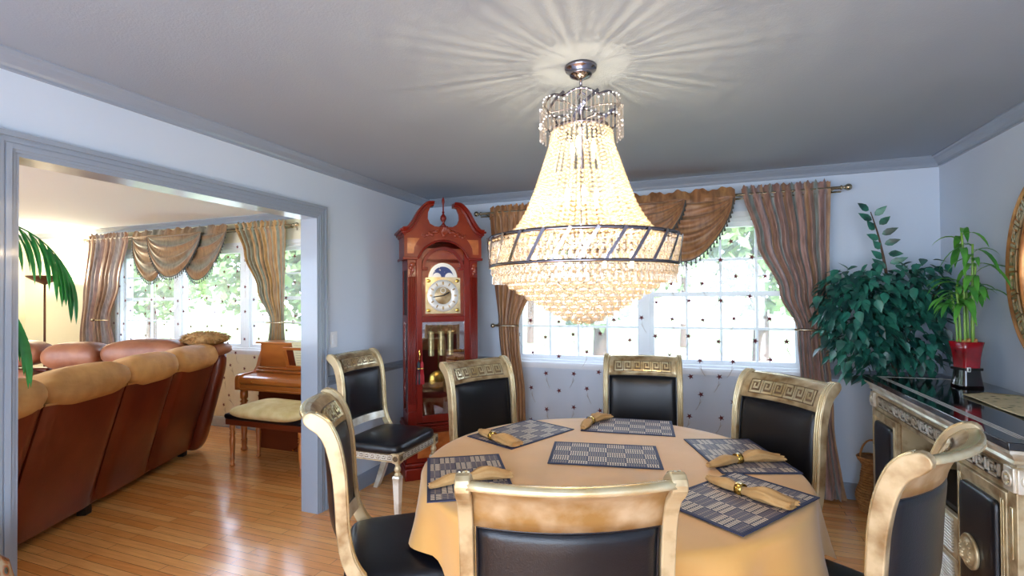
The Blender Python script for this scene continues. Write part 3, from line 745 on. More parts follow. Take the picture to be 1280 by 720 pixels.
napkin(1.515, 1.645, 1.75, 1.87, 'tan napkin on the mat by the left chair')
napkin(1.375, 2.425, 1.645, 2.245, 'tan napkin on the mat before the clock chair', fl=-1)
napkin(1.885, 2.655, 1.955, 2.965, 'tan napkin on the mat before the window chair')
napkin(2.51, 2.235, 2.80, 2.455, 'tan napkin on the mat before the drape chair')
napkin(2.505, 2.075, 2.765, 1.885, 'tan napkin on the mat before the sideboard chair', .004, -1)

# ------------------------------------------------------------------ curtains
def rod(name, x0, x1, z, y, lb, m=M_nickel):
    t = thing(name, lb, 'curtain rod', ((x0+x1)/2, y, z)); L = (x1-x0)/2
    mb = MB(); mb.tube([(-L+.05, 0, 0), (L-.05, 0, 0)], .011, m, 12); mb.tube([(-L+.05, .0, -.03), (L-.05, 0, -.03)], .006, m, 8); mb.build('pole', m, t)
    for s in (-1, 1):
        mb = MB(); mb.ball((s*(L-.005), 0, 0), .024, m, 16, 12)
        mb.T = Matrix.Translation((s*(L-.045), 0, 0)) @ Matrix.Rotation(R(90*s), 4, 'Y'); mb.lathe([(.011, -.01), (.017, -.008), (.017, 0), (.010, .004), (.010, .014), (.014, .018)], m, 14); mb.T = None
        mb.build('finial', m, t)
        mb = MB(); mb.tube([(s*(L-.10), 0, -.012), (s*(L-.10), BY-y-.004, -.012)], .006, m, 8); mb.box((s*(L-.10), BY-y-.004, -.012), (.02, .006, .06), m, .002); mb.build('bracket', m, t)
    return t
rod('curtain_rod', .575, 3.50, 2.255, 4.13, 'brass curtain rod with ball finials over the dining window')
rod('curtain_rod', -5.13, -1.53, 2.285, 4.13, 'brass curtain rod over the living room window beyond the opening')
def drape(lb, xl, xr, ztop, n, m, y0=4.13, zb=.02, seed=1, wob=.018, rod_z=2.255):
    """xl/xr: (z, x) keys; gathered panel with a ruffled heading"""
    mb = MB(); rnd = random.Random(seed); p1, p2 = rnd.uniform(0, 6), rnd.uniform(0, 6); nu, nv = n*10, 60; rows_ = []
    kl, kr = sorted(xl), sorted(xr); wt = pl(ztop, kr)-pl(ztop, kl)
    for j in range(nv+1):
        t = j/nv; z = lerp(ztop, zb, t); a, b = pl(z, kl), pl(z, kr); row = []; tight = max(.25, min(1, (b-a)/wt))
        for i in range(nu+1):
            s = i/nu; ph = 2*pi*n*s+1.2*sin(3*s+p1)+.5*sin(z*4+p2)*s
            am = wob*(.55+.45*sin(5*s+p2+z))*(1.35-.35*tight)+.004
            head = abs(z-rod_z)
            if head < .03: am *= .45
            yy = y0-.005+am*sin(ph)+.4*am*sin(2.3*ph+p1)-.012*(head < .02)
            zz = z
            if z > rod_z+.02: zz = z+.010*sin(ph*1.3+p2)+.008*sin(ph*2.7); yy = y0+am*1.3*sin(ph*1.2)
            x = lerp(a, b, s)+.25*am*cos(ph)
            if z < .12: x += .02*sin(ph*.7)*(1-z/.12); yy += .02*sin(ph*.5)*(1-z/.12)
            row.append((x, min(yy-(.0 if z > 1.5 else .0), BY-.012), zz))
        rows_.append(row)
    V = mb.grid(rows_, m, True)
    # uv so that x runs across
    uvl = mb.uv; 
    for f in mb.bm.faces:
        for l in f.loops: q = l[uvl].uv.copy(); l[uvl].uv = (q.y, q.x)
    o = mb.build('striped_drape', m); tag(o, lb, 'curtain'); return o
drape('rust brown drape between the grandfather clock and the dining window', [(0, .86), (.6, .86), (1.23, .80), (1.68, .76), (2.32, .72)], [(0, 1.06), (.6, 1.04), (1.1, .99), (1.23, .985), (1.7, 1.17), (2.1, 1.25), (2.32, 1.27)], 2.315, 7, M_silkB, seed=2)
drape('striped rust and grey drape to the right of the dining window', [(0, 3.17), (.8, 3.18), (1.23, 3.16), (1.5, 3.05), (1.9, 2.90), (2.32, 2.80)], [(0, 3.44), (.6, 3.38), (1.23, 3.345), (1.7, 3.37), (2.32, 3.385)], 2.315, 9, M_silkR, seed=3)
drape('bronze striped drape at the left of the living room window', [(0, -5.25), (1.0, -5.22), (1.5, -5.15), (2.36, -5.02)], [(0, -4.6), (.9, -4.52), (1.25, -4.6), (1.7, -4.42), (2.36, -4.24)], 2.35, 8, M_silkL, seed=5, rod_z=2.285)
drape('gold striped drape at the right of the living room window, behind the piano', [(0, -2.1), (.7, -2.0), (1.23, -1.90), (1.6, -2.08), (2.0, -2.28), (2.36, -2.42)], [(0, -1.55), (.7, -1.66), (1.23, -1.71), (1.8, -1.70), (2.36, -1.69)], 2.35, 9, M_silkG, seed=6, rod_z=2.285)
def swag(lb, x0, x1, ztop, zrod, lobes, m, y0=4.115):
    t = thing('swag_valance', lb, 'valance', ((x0+x1)/2, y0, zrod)); ox, oy, oz = (x0+x1)/2, y0, zrod
    mb = MB(); nu = 120; row0, row1, row2, row3 = [], [], [], []   # ruffled heading
    for i in range(nu+1):
        s = i/nu; x = lerp(x0, x1, s); q = s*75; 
        row0.append((x-ox, .014*sin(q)+.004, ztop-oz+.012*sin(q*.73)+.006*sin(q*1.9))); row1.append((x-ox, -.012+.004*sin(q*1.3), .012)); row2.append((x-ox, -.016+.004*sin(q), -.025)); row3.append((x-ox, -.012+.01*sin(q), -.055))
    mb.grid([row0, row1, row2, row3], m, True, uv=None)
    for f in mb.bm.faces:
        for l in f.loops: q = l[mb.uv].uv.copy(); l[mb.uv].uv = (q.y, q.x)
    mb.build('ruffled_heading', m, t)
    for k, (a, b, dep, skew, yo) in enumerate(lobes):
        mb = MB(); nu, nv = 40, 60; rows_ = []; edge = []
        for j in range(nv+1):
            v = j/nv; row = []
            for i in range(nu+1):
                u = i/nu; u2 = u+skew*sin(pi*u)*v; w = sin(pi*min(1, max(0, u)))**.62
                top = 0.0; sag = dep*v**1.05*w
                xx = lerp(a, b, u2)
                # side gathers draw the lobe in at the top corners
                xx += (.5-u)*.10*(b-a)*v*(1-v)
                zz = -.01-sag-.01*v
                fo = sin(v*26+1.5*sin(pi*u)*2+k)+.5*sin(v*47+3*u+k); yy = -.018-yo-.05*w*sin(pi*min(1, v*1.0)*.5)-.011*fo*w*(1-.3*v)
                p = (xx-ox, yy, zz+.004*fo*w); row.append(p)
            rows_.append(row)
        mb.grid(rows_, m, True); edge = rows_[-1]
        lob = mb.build('swag', m, t)
        fr = MB(); fr.tube([(p[0], p[1], p[2]-.004) for p in edge], .0045, M_fringe, 6)
        L = 0; P = [Vector(p) for p in edge]; sp = .036; nxt = .01
        for p, q in zip(P, P[1:]):
            d = (q-p).length
            while nxt <= L+d:
                c = p.lerp(q, (nxt-L)/d); fr.lathe([(.003, -.008), (.005, -.014), (.0055, -.018), (.0035, -.020), (.007, -.034), (.0085, -.046), (0, -.046)], M_fringe, 7, (c.x, c.y, c.z), cap=False); nxt += sp
            L += d
        fr.build('tassel_fringe', M_fringe, lob)
    return t
swag('rust silk swag valance with dark tassel fringe over the dining window', 1.28, 2.755, 2.315, 2.255, [(1.28, 1.95, .46, .05, 0), (2.08, 2.745, .47, -.04, .0), (1.62, 2.40, .40, 0, .035)], M_silkB)
swag('gold silk swag valance with dark tassel fringe over the living room window', -4.13, -2.52, 2.345, 2.285, [(-4.13, -3.42, .54, .06, 0), (-3.28, -2.53, .54, -.05, 0), (-3.80, -2.88, .50, 0, .035)], M_silkS)
def star(mb, c, r, rot, m):
    v = [mb.v((c[0]+(r if k % 2 == 0 else r*.4)*sin(rot+pi*k/5), c[1], c[2]+(r if k % 2 == 0 else r*.4)*cos(rot+pi*k/5))) for k in range(10)]
    mb.f(v, m)
def sheer(lb, x0, x1, z0, z1, y, seed, n, gap=None):
    rnd = random.Random(seed); mb = MB()
    def yy(x, z): return y+.012*sin(x*n)+.006*sin(x*n*2.3+1)
    nu = int((x1-x0)*70); zs = [lerp(z1, z0, j/14) for j in range(15)]
    mb.grid([[(lerp(x0, x1, i/nu), yy(lerp(x0, x1, i/nu), z), z) for i in range(nu+1)] for z in zs], M_sheer, True)
    z = z1-.16; r = 0
    while z > z0+.1:
        x = x0+.06+(.11 if r % 2 else 0)
        while x < x1-.03:
            sx, sz = x+rnd.uniform(-.02, .02), z+rnd.uniform(-.03, .03); yq = min(yy(q, sz) for q in (sx-.015, sx, sx+.015))-.004
            star(mb, (sx, yq, sz), .025, rnd.uniform(0, 1), M_star)
            if rnd.random() < .75:
                d = rnd.choice((-1, 1)); P = [(sx+d*(.005+.035*t*t), 0, sz-.035-.09*t) for t in (0, .25, .5, .75, 1)]
                P = [(a, yy(a, b)-.004, b) for a, _, b in P]
                mb.tube(P, .0015, M_stem, 4, False); q = P[2]; mb.tube([q, (q[0]-d*.02, yy(q[0]-d*.02, q[2])-.004, q[2]+.028)], .0015, M_stem, 4, False)
            x += .235
        z -= .155; r += 1
    o = mb.build('sheer_curtain', M_sheer, weld=False); tag(o, lb, 'sheer curtain'); return o
sheer('white sheer curtain embroidered with burgundy stars across the dining window', .93, 3.30, .03, 2.235, 4.175, 4, 38)
sheer('left half of the white starred sheer in the living room window', -4.66, -3.08, .03, 2.265, 4.175, 8, 42)
sheer('right half of the white starred sheer in the living room window', -2.96, -1.5, .03, 2.265, 4.175, 9, 42)
def holdback(x0, x1, z, lb, s):
    mb = MB(); P = spline([(x0, BY-.003, z), (x0, 4.10, z), (lerp(x0, x1, .3), 4.062, z), (lerp(x0, x1, .8), 4.062, z), (x1, 4.09, z)], 5)
    mb.tube(P, .008, M_nickel, 10); mb.ball((x0+s*.0, 4.06, z), .02, M_nickel, 14, 10); mb.T = Matrix.Translation((x0, BY-.002, z)) @ Matrix.Rotation(R(90), 4, 'X'); mb.lathe([(.025, 0), (.022, .008), (.008, .012)], M_nickel, 16); mb.T = None
    tag(mb.build('curtain_holdback', M_nickel), lb, 'curtain holdback')
holdback(.765, 1.0, 1.235, 'brass holdback gathering the drape beside the grandfather clock', -1)
holdback(3.375, 3.14, 1.235, 'brass holdback gathering the drape at the right of the dining window', 1)
holdback(-4.84, -4.58, 1.235, 'brass holdback on the left drape of the living room', -1)
holdback(-1.69, -1.92, 1.235, 'brass holdback on the right drape of the living room, above the piano', 1)

# ------------------------------------------------------------------ grandfather clock (local: front faces -y, origin floor under front centre)
ck = thing('grandfather_clock', 'tall cherry wood grandfather clock with swan neck top in the corner', 'clock', (.478, 3.668, 0), R(41))
Wc, Dc = .585, .34
mb = MB(); mb.b2(-.325, .325, -.03, .30, 0, .10, M_cherry, .008); mb.b2(-.32, .32, -.018, .30, .10, .135, M_cherry, .01); mb.b2(-.31, .31, 0, .30, .135, .40, M_cherry, .004)
mb.b2(-.322, .322, -.018, .302, .40, .425, M_cherry, .008); mb.b2(-.315, .315, -.01, .30, .425, .45, M_cherry, .006)
pb = mb.build('plinth', M_cherry, ck)
mb = MB(); mb.b2(-.22, .22, -.012, .002, .17, .37, M_inlay, .006); mb.build('plinth_panel', M_inlay, pb)
# carcass: back, side frames with glass, top
mb = MB(); mb.b2(-.29, .29, .285, .30, .45, 1.80, M_cherry)
for s in (-1, 1):
    a, b = s*.292, s*.272
    for y0, y1 in ((.0, .05), (.26, .30)): mb.b2(min(a, b), max(a, b), y0, y1, .45, 1.80, M_cherry)
    for z0, z1 in ((.45, .53), (1.28, 1.34), (1.72, 1.80)): mb.b2(min(a, b), max(a, b), .05, .26, z0, z1, M_cherry)
mb.b2(-.29, .29, .0, .30, 1.78, 1.81, M_cherry); mb.b2(-.27, .27, .02, .285, 1.30, 1.315, M_cherry)
cc = mb.build('case', M_cherry, ck)
mb = MB(); 
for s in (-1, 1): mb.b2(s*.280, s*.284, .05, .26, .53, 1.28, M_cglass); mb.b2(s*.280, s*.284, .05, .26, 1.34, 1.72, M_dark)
mb.build('side_glass', M_cglass, cc)
# fluted quarter columns
for s in (-1, 1):
    mb = MB(); x = s*.262; w = .034
    mb.b2(x-w, x+w, -.020, .02, .45, 1.81, M_cherry, .002)
    for k in range(4): xx = x-.0215+.0143*k; mb.tube([(xx, -.0215, .62), (xx, -.0215, 1.66)], .0052, M_cherry, 8)
    mb.b2(x-w-.003, x+w+.003, -.028, .02, .45, .56, M_cherry, .004)
    co = mb.build('fluted_column', M_cherry, ck)
    mb = MB()
    for q, (dz, r) in enumerate(((1.76, .022), (1.735, .018), (1.71, .014), (1.69, .009))): mb.sell((x+.006*(-1)**q, -.028, dz), (r*2, .02, .034), .8, .8, M_cherry_l, 12, 8)
    mb.tube([(x, -.03, 1.77), (x+.01, -.034, 1.72), (x-.004, -.03, 1.66)], [.007, .006, .002], M_cherry_l, 6)
    mb.build('acanthus_carving', M_cherry_l, co)
# door: frame, rails, arched head
mb = MB(); xd = .226; st = .048
for s in (-1, 1): a, b = s*xd, s*(xd-st); mb.b2(min(a, b), max(a, b), -.022, .0, .46, 1.86, M_cherry, .003)
mb.b2(-xd+st, xd-st, -.022, 0, .46, .52, M_cherry, .003); mb.b2(-xd+st, xd-st, -.022, 0, 1.285, 1.335, M_cherry, .003)
ri, cz = .150, 1.735     # arched opening
def arch(r, n=24, z=cz): return [(r*cos(pi*k/n), z+r*sin(pi*k/n)) for k in range(n+1)]
outer = [(xd-st+.005, cz-.01)]+[(xd-st+.005, 1.915), (-(xd-st+.005), 1.915)]+[(-(xd-st+.005), cz-.01)]
inner = arch(ri)[::-1]
A = [(x, z) for x, z in arch(.178, 24)]; B = arch(ri, 24)
for k in range(24):
    q = [A[k], A[k+1], B[k+1], B[k]]; mb.prism([q[0], q[1], q[2], q[3]], -.022, 0, M_cherry)
for s in (-1, 1): mb.b2(min(s*.178, s*.13), max(s*.178, s*.13), -.024, 0, 1.715, 1.74, M_cherry, .003)
dr = mb.build('door', M_cherry, ck)
mb = MB(); mb.b2(-xd+st, xd-st, -.012, -.010, .52, 1.285, M_cglass); mb.build('door_glass', M_cglass, dr)
mb = MB(); hx = -.203; mb.tube([(hx, -.022, .985), (hx-.004, -.03, 1.0), (hx+.004, -.034, 1.02), (hx-.003, -.03, 1.04), (hx, -.022, 1.06)], [.004, .007, .005, .007, .004], M_brass, 8); mb.ball((hx, -.04, 1.02), .009, M_brass); mb.build('door_handle', M_brass, dr)
# dial
dl = MB(); dl.b2(-.148, .148, -.006, -.001, 1.355, 1.655, M_gold_l); A = arch(.125, 20, 1.655); dl.prism([(x, z) for x, z in A], -.006, -.001, M_gold_l)
dial = dl.build('dial', M_gold_l, ck)
M_silv = mat('silvered_dial', 'E4E6E2', .35, .3); M_moon = mat('moon_dial_blue', '34467A', .5, 0, 'E8E8D8', 60, bias=(.66, .7))
mb = MB(); mb.T = Matrix.Translation((0, -.006, 1.505)) @ Matrix.Rotation(R(90), 4, 'X')
mb.lathe([(.072, 0), (.074, .004), (.130, .004), (.133, 0)], M_silv, 48, cap=False)
for k in range(12):    # numeral strokes: gilt bars
    a = 2*pi*k/12; mb.box((.104*sin(a), .104*cos(a), .0048), (.011 if k % 3 else .015, .026, .0015), M_gold, rot=Matrix.Rotation(-a, 4, 'Z'))
for k in range(60): a = 2*pi*k/60; mb.box((.126*sin(a), .126*cos(a), .0046), (.0015, .006, .001), M_dark, rot=Matrix.Rotation(-a, 4, 'Z'))
mb.T = None; mb.build('chapter_ring', M_silv, dial)
mb = MB(); mb.T = Matrix.Translation((0, -.0065, 1.505)) @ Matrix.Rotation(R(90), 4, 'X')
mb.lathe([(0, .001), (.071, .001), (.072, 0)], M_gold, 40, cap=False)
mb.T = Matrix.Translation((0, -.0075, 1.548)) @ Matrix.Rotation(R(90), 4, 'X'); mb.lathe([(.018, .001), (.021, .003), (.024, .001)], M_silv, 24, cap=False); mb.T = None
for sx in (-1, 1):
    for sz in (1.382, 1.628): 
        for r_, o in ((.022, 0), (.012, .014)): mb.sell((sx*(.122-o*.3), -.008, sz+(o if sz < 1.5 else -o)*.4), (r_*1.6, .006, r_*1.3), 1, 1, M_brass, 12, 6)
mb.build('brass_spandrel', M_brass, dial)
mb = MB(); 
for a, L, w in ((-98, .092, .005), (62, .066, .006)):
    a = R(a); mb.prism([(w*cos(a), 1.505-w*sin(a)), (L*sin(a)*.8+w*cos(a), 1.505+L*cos(a)*.8-w*sin(a)), (L*sin(a), 1.505+L*cos(a)), (L*sin(a)*.8-w*cos(a), 1.505+L*cos(a)*.8+w*sin(a)), (-w*cos(a), 1.505+w*sin(a))], -.013, -.0125, M_dark)
mb.build('clock_hands', M_dark, dial)
mb = MB(); A = arch(.118, 20, 1.66); B = arch(.088, 20, 1.66)
for k in range(20): mb.prism([A[k], A[k+1], B[k+1], B[k]], -.0085, -.006, M_silv)
mb.prism(arch(.088, 20, 1.66), -.0075, -.006, M_moon)
for s in (-1, 1): 
    mb.prism([(s*.052+.036*cos(pi*k/12), 1.66+.036*sin(pi*k/12)) for k in range(13)], -.0095, -.0075, M_silv)
mb.build('moon_dial', M_moon, dial)
mb = MB(); mb.b2(-.178, .178, .0, .008, 1.335, 1.90, M_cherry_l); mb.build('dial_surround', M_cherry_l, ck)
M_hood = mat('hood_cherry_wood', '86300F', .3, 0, '6E1C0A', 5, coat=.2, spec=.35)
# hood: frieze with arch, cornice and swan neck pediment
def swan(s, n=26):
    """lower-to-tip centre line of one swan neck, x measured from the centre outward"""
    P = spline([(s*.362, 0, 2.035), (s*.33, 0, 2.035), (s*.29, 0, 2.05), (s*.245, 0, 2.11), (s*.195, 0, 2.20), (s*.14, 0, 2.255), (s*.085, 0, 2.262)], 5)
    return [(p.x, p.z) for p in P]
for_prism = []
mb = MB(); Rw = swan(1); Lw = swan(-1)
face = [(.325, 1.81), (.325, 2.03)]+[(x, z-.01) for x, z in Rw[8:]]+[(.112, 2.232), (.130, 2.19), (.132, 2.14), (.115, 2.10), (.075, 2.078), (.03, 2.075), (-.03, 2.075), (-.075, 2.078), (-.115, 2.10), (-.132, 2.14), (-.130, 2.19), (-.112, 2.232)]+[(x, z-.01) for x, z in Lw[8:][::-1]]+[(-.325, 2.03), (-.325, 1.81)]
arc = [(.222*cos(pi*k/24), 1.745+.215*sin(pi*k/24)) for k in range(25)]
arc = [(x, max(z, 1.81)) for x, z in arc if z > 1.80]
poly = face+arc[::-1]
mb.prism(poly, -.045, -.015, M_hood)
mb.b2(-.32, -.305, -.044, .30, 1.812, 2.03, M_hood); mb.b2(.305, .32, -.044, .30, 1.812, 2.03, M_hood); mb.b2(-.305, .305, .285, .30, 1.81, 2.03, M_cherry)
mb.b2(-.30, .30, -.014, .285, 1.97, 1.99, M_cherry)
hd = mb.build('hood', M_cherry, ck)
mb = MB()    # mouldings: arch bead, bottom edge, cornice returns
mb.tube([(x, -.047, z) for x, z in arc], .009, M_cherry, 8); 
for s in (-1, 1):
    mb.b2(min(s*.215, s*.335), max(s*.215, s*.335), -.053, -.01, 1.80, 1.822, M_cherry, .004)
    mb.b2(min(s*.325, s*.335), max(s*.325, s*.335), -.053, .30, 1.80, 1.822, M_cherry, .004)
    for z0, z1, o in ((1.995, 2.012, .008), (2.012, 2.030, .022), (2.030, 2.048, .036)): mb.b2(min(s*.31, s*(.325+o)), max(s*.31, s*(.325+o)), -.045-o, .30, z0, z1, M_cherry, .004)
mb.build('cornice', M_cherry, hd)
for s in (-1, 1):
    mb = MB(); P = swan(s)[4:]; k = len(P); rows_ = []
    for i, (x, z) in enumerate(P):
        a = P[max(i-1, 0)]; b = P[min(i+1, k-1)]; dx, dz = b[0]-a[0], b[1]-a[1]; L = hypot(dx, dz); nx, nz = -dz/L, dx/L
        if nz < 0: nx, nz = -nx, -nz
        if abs(nz) < .01: pass
        w = lerp(1, .62, i/(k-1)); ring = []
        for o, y in ((-.030, -.044), (-.030, -.060), (-.018, -.066), (-.010, -.066), (-.004, -.082), (.006, -.09), (.016, -.098), (.024, -.098), (.024, .02), (-.03, .02)):
            ring.append((x+nx*o*w, y, z+nz*o*w))
        rows_.append(ring)
    V = mb.grid(rows_, M_cherry, False, cv=True); mb.f(V[0], M_cherry); mb.f(V[-1], M_cherry); bmesh.ops.recalc_face_normals(mb.bm, faces=mb.bm.faces)
    mb.build('swan_neck', M_cherry, hd)
    mb = MB()
    mb.prism([(s*.30, 1.85), (s*.30, 1.975), (s*.20, 1.975), (s*.225, 1.94), (s*.245, 1.90), (s*.25, 1.85)], -.0475, -.045, M_inlay); mb.build('inlay_panel', M_inlay, hd)
    mb = MB()
    for q in range(6): a = q/5; mb.sell((s*(.06+.10*a), -.05, 2.03-.03*a+.012*sin(q*2.4)), (.04-.003*q, .02, .026), .8, .8, M_cherry_l, 12, 8, rz=0)
    mb.tube([(s*.05, -.05, 2.05), (s*.10, -.056, 2.02), (s*.15, -.05, 1.99), (s*.185, -.05, 2.0), (s*.18, -.05, 2.02)], [.006, .007, .006, .005, .003], M_cherry_l, 6)
    mb.build('scroll_carving', M_cherry_l, hd)
mb = MB()
for k in range(9):
    a = R(-68+17*k+0); mb.tube([(0, -.05, 2.005), (.022*sin(a), -.062, 2.02+.025*cos(a)*.8), (.046*sin(a), -.05, 2.02+.052*cos(a))], [.004, .008, .007], M_cherry_l, 7)
mb.sell((0, -.055, 2.005), (.03, .02, .03), .8, .8, M_cherry_l, 12, 8); mb.build('shell_carving', M_cherry_l, hd)
mb = MB(); mb.b2(-.035, .035, -.06, 0, 2.072, 2.082, M_cherry, .003); mb.lathe([(.028, 2.082), (.014, 2.10), (.008, 2.112), (.016, 2.125), (.026, 2.145), (.024, 2.165), (.010, 2.182), (.007, 2.19), (.011, 2.2), (.006, 2.21), (.006, 2.26), (.012, 2.285), (.011, 2.305), (.004, 2.325), (0, 2.332)], M_cherry, 20, (0, -.03, 0)); mb.build('finial', M_cherry, hd)
M_wt = mat('pale_brass_shell', 'E4D6A0', .25, .6)
for x in (-.088, 0, .078):
    mb = MB(); mb.lathe([(0, .995), (.024, .996), (.026, 1.0), (.0255, 1.005), (.0255, 1.195), (.026, 1.2), (.024, 1.204), (.004, 1.205), (.004, 1.22), (0, 1.22)], M_wt, 24, (x, .07, 0)); w_ = mb.build('weight', M_wt, ck)
    mb = MB(); mb.T = Matrix.Translation((x, .07, 1.245)) @ Matrix.Rotation(R(90), 4, 'X'); mb.lathe([(.016, -.003), (.020, -.003), (.020, .003), (.016, .003), (.016, -.003)], M_brass, 20, cap=False); mb.T = None; mb.tube([(x, .07, 1.21), (x, .07, 1.30)], .003, M_brass, 6); mb.build('pulley', M_brass, w_)
mb = MB(); mb.tube([(0, .2, 1.28), (0, .2, .82)], .006, M_brass, 8); mb.T = Matrix.Translation((0, .2, .76)) @ Matrix.Rotation(R(90), 4, 'X'); mb.lathe([(0, -.006), (.09, -.004), (.095, 0), (.09, .004), (0, .01)], M_brass, 36); mb.T = None; mb.build('pendulum', M_brass, ck)
# tassels hung from the door handle
def local(o, p): return Matrix.LocRotScale(o.location, o.rotation_euler, None) @ Vector(p)
for col, nm, px, lb in (('A01A24', 'red', -.188, 'red silk tassel hanging on the grandfather clock door'), ('16323A', 'dark', -.215, 'dark green and red tassel beside the red one on the clock door')):
    m1 = mat('tassel_'+nm, col, .6); c = local(ck, (px, -.05, 0)); mb = MB()
    mb.tube([(0, 0, 1.02), (0.002, 0, .965)], .002, m1, 6); mb.lathe([(.004, .97), (.012, .955), (.014, .93), (.010, .915), (.013, .905), (.011, .895)], m1, 14)
    mb.lathe([(.012, .918), (.0135, .912), (.012, .906)], M_brass, 14)
    for k in range(12): a = 2*pi*k/12; mb.tube([(.009*cos(a), .009*sin(a), .90), (.015*cos(a), .013*sin(a), .85), (.017*cos(a), .014*sin(a), .785)], .0042, m1 if (k % 3 or nm == 'red') else MATS.get('tassel_red', m1), 5)
    tag(mb.build('tassel', m1, None, (c.x, c.y, 0)), lb, 'tassel')

BTOP = .965     # height of the stone top
# ------------------------------------------------------------------ sideboard along the right wall
BX, B0, B1, BT = 3.48, 2.215, 3.82, .94     # front of top, near end, far end, top height
sb = thing('sideboard', 'gilt sideboard with black stone top and black leather door panels along the right wall', 'sideboard', (BX, B0, 0))
sb.scale = (1, 1, BTOP/.94)
fx, L, D = .045, B1-B0, 4.05-BX             # body front x, length (y), depth (x)
M_line = mat('pearl_inlay', 'C9C9C4', .4)
mb = MB(); mb.b2(0, D, 0, L, BT-.028, BT, M_blackgloss, .003); topo = mb.build('stone_top', M_blackgloss, sb)
mb = MB()
for k in range(3):
    o = .060+k*.012
    mb.b2(o, o+.006, o, L-o, BT+.0002, BT+.0009, M_line); mb.b2(o, D-.02, o, o+.006, BT+.0002, BT+.0009, M_line); mb.b2(o, D-.02, L-o-.006, L-o, BT+.0002, BT+.0009, M_line)
mb.build('inlaid_line', M_line, topo)
mb = MB()     # moulded cornice under the top, on three sides
cp = [(.008, .912), (.008, .900), (.020, .890), (.030, .872), (.026, .862), (.040, .856), (.044, .846), (.05, .846), (.09, .846), (.09, .912)]
ring = lambda o: [(o, L-o), (o, o)]
def sweep3(prof, m):
    rows_ = []
    for o, z in prof: rows_.append([(D, L-o, z), (o, L-o, z), (o, o, z), (D, o, z)])
    mb.grid(rows_, m, False)
sweep3(cp, M_silver); bmesh.ops.recalc_face_normals(mb.bm, faces=mb.bm.faces)
mb.b2(fx, D, fx, L-fx, .09, .13, M_gold)    # bottom board
mb.b2(D-.02, D, fx, L-fx, .09, .85, M_gold)   # back
d1, d2 = .46, L-.46
for y in (fx, d1-.012, d2-.012, L-fx-.024): mb.b2(fx+.012, D-.02, y, y+.024, .13, .76, M_gold)
mb.b2(fx, D, fx, L-fx, .745, .846, M_gold)    # frieze body
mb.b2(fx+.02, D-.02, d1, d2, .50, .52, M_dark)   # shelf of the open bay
mb.b2(fx-.012, D, fx-.012, L-fx+.012, .0, .05, M_gold, .004); mb.b2(fx-.004, D, fx-.004, L-fx+.004, .05, .09, M_gold, .008)
for y0, y1 in ((fx, fx+.045), (L-fx-.045, L-fx)): mb.b2(fx-.006, fx+.03, y0-.004, y1+.004, .09, .846, M_gold, .003)
for y0 in (fx, L-fx-.045):
    for k in range(1): mb.b2(fx-.011, fx-.006, y0+.015+k*.022, y0+.032+k*.022, .52, .70, M_gold_l, .002)
body = mb.build('body', M_gold, sb)
mb = MB(); mb.b2(fx-.002, fx, fx+.09, L-fx-.09, .765, .832, M_fretbg)
key_on(mb, lambda u, v, tt: (fx-.002-tt, u, v), fx+.10, L-fx-.10, .772, .826, 15, M_silver, .006)
mb.b2(fx+.10, D-.06, fx-.002, fx, .765, .832, M_fretbg); key_on(mb, lambda u, v, tt: (u, fx-.002-tt, v), fx+.10, D-.07, .772, .826, 5, M_silver, .006)
mb.build('greek_key_frieze', M_silver, body)
mb = MB()
for c, rot in (((fx-.006, fx+.024, .80), R(-90)), ((fx-.006, L-fx-.024, .80), R(-90))):
    mb = MB()
    mb.box(c, (.02, .060, .085), M_silver, .003); mb.T = Matrix.Translation((c[0]-.01, c[1], c[2])) @ Matrix.Rotation(rot, 4, 'Y')
    mb.lathe([(.028, 0), (.028, .005), (.022, .007), (.020, .003), (.010, .003), (.009, .009), (0, .010)], M_silver, 24)
    for k in range(8): a = k*pi/4; mb.sell((.0145*cos(a), .0145*sin(a), .004), (.009, .009, .006), 1, 1, M_gold_l, 8, 5)
    mb.T = None; mb.build('corner_rosette', M_silver, body)
mb = MB(); c = (fx+.03, fx-.006, .80); mb.box(c, (.074, .02, .085), M_silver, .003); mb.T = Matrix.Translation((c[0], c[1]-.01, c[2])) @ Matrix.Rotation(R(90), 4, 'X'); mb.lathe([(.028, 0), (.028, .005), (.022, .007), (.020, .003), (.010, .003), (.009, .009), (0, .010)], M_silver, 24); mb.T = None
mb.build('corner_rosette', M_silver, body)
def lion(par, y, z, x0):
    mb = MB(); mb.T = Matrix.Translation((x0-.018, y, z)) @ Matrix.Rotation(R(-90), 4, 'Y')
    mb.lathe([(.03, -.018), (.03, 0), (.066, .0), (.068, .008), (.062, .014), (.056, .010), (.050, .012), (.044, .020), (.02, .027), (0, .028)], M_gold, 36)
    for k in range(14): a = 2*pi*k/14; mb.sell((.036*cos(a), .036*sin(a), .020), (.018, .012, .012), .8, .8, M_gold, 8, 6, rz=a)
    for p, r in (((-.010, .010), .006), ((-.010, -.010), .006), ((.004, 0), .009), ((.016, 0), .010)): mb.ball((-p[0], p[1], .030), r, M_gold, 8, 6)
    mb.T = None; mb.build('medallion_pull', M_gold, par)
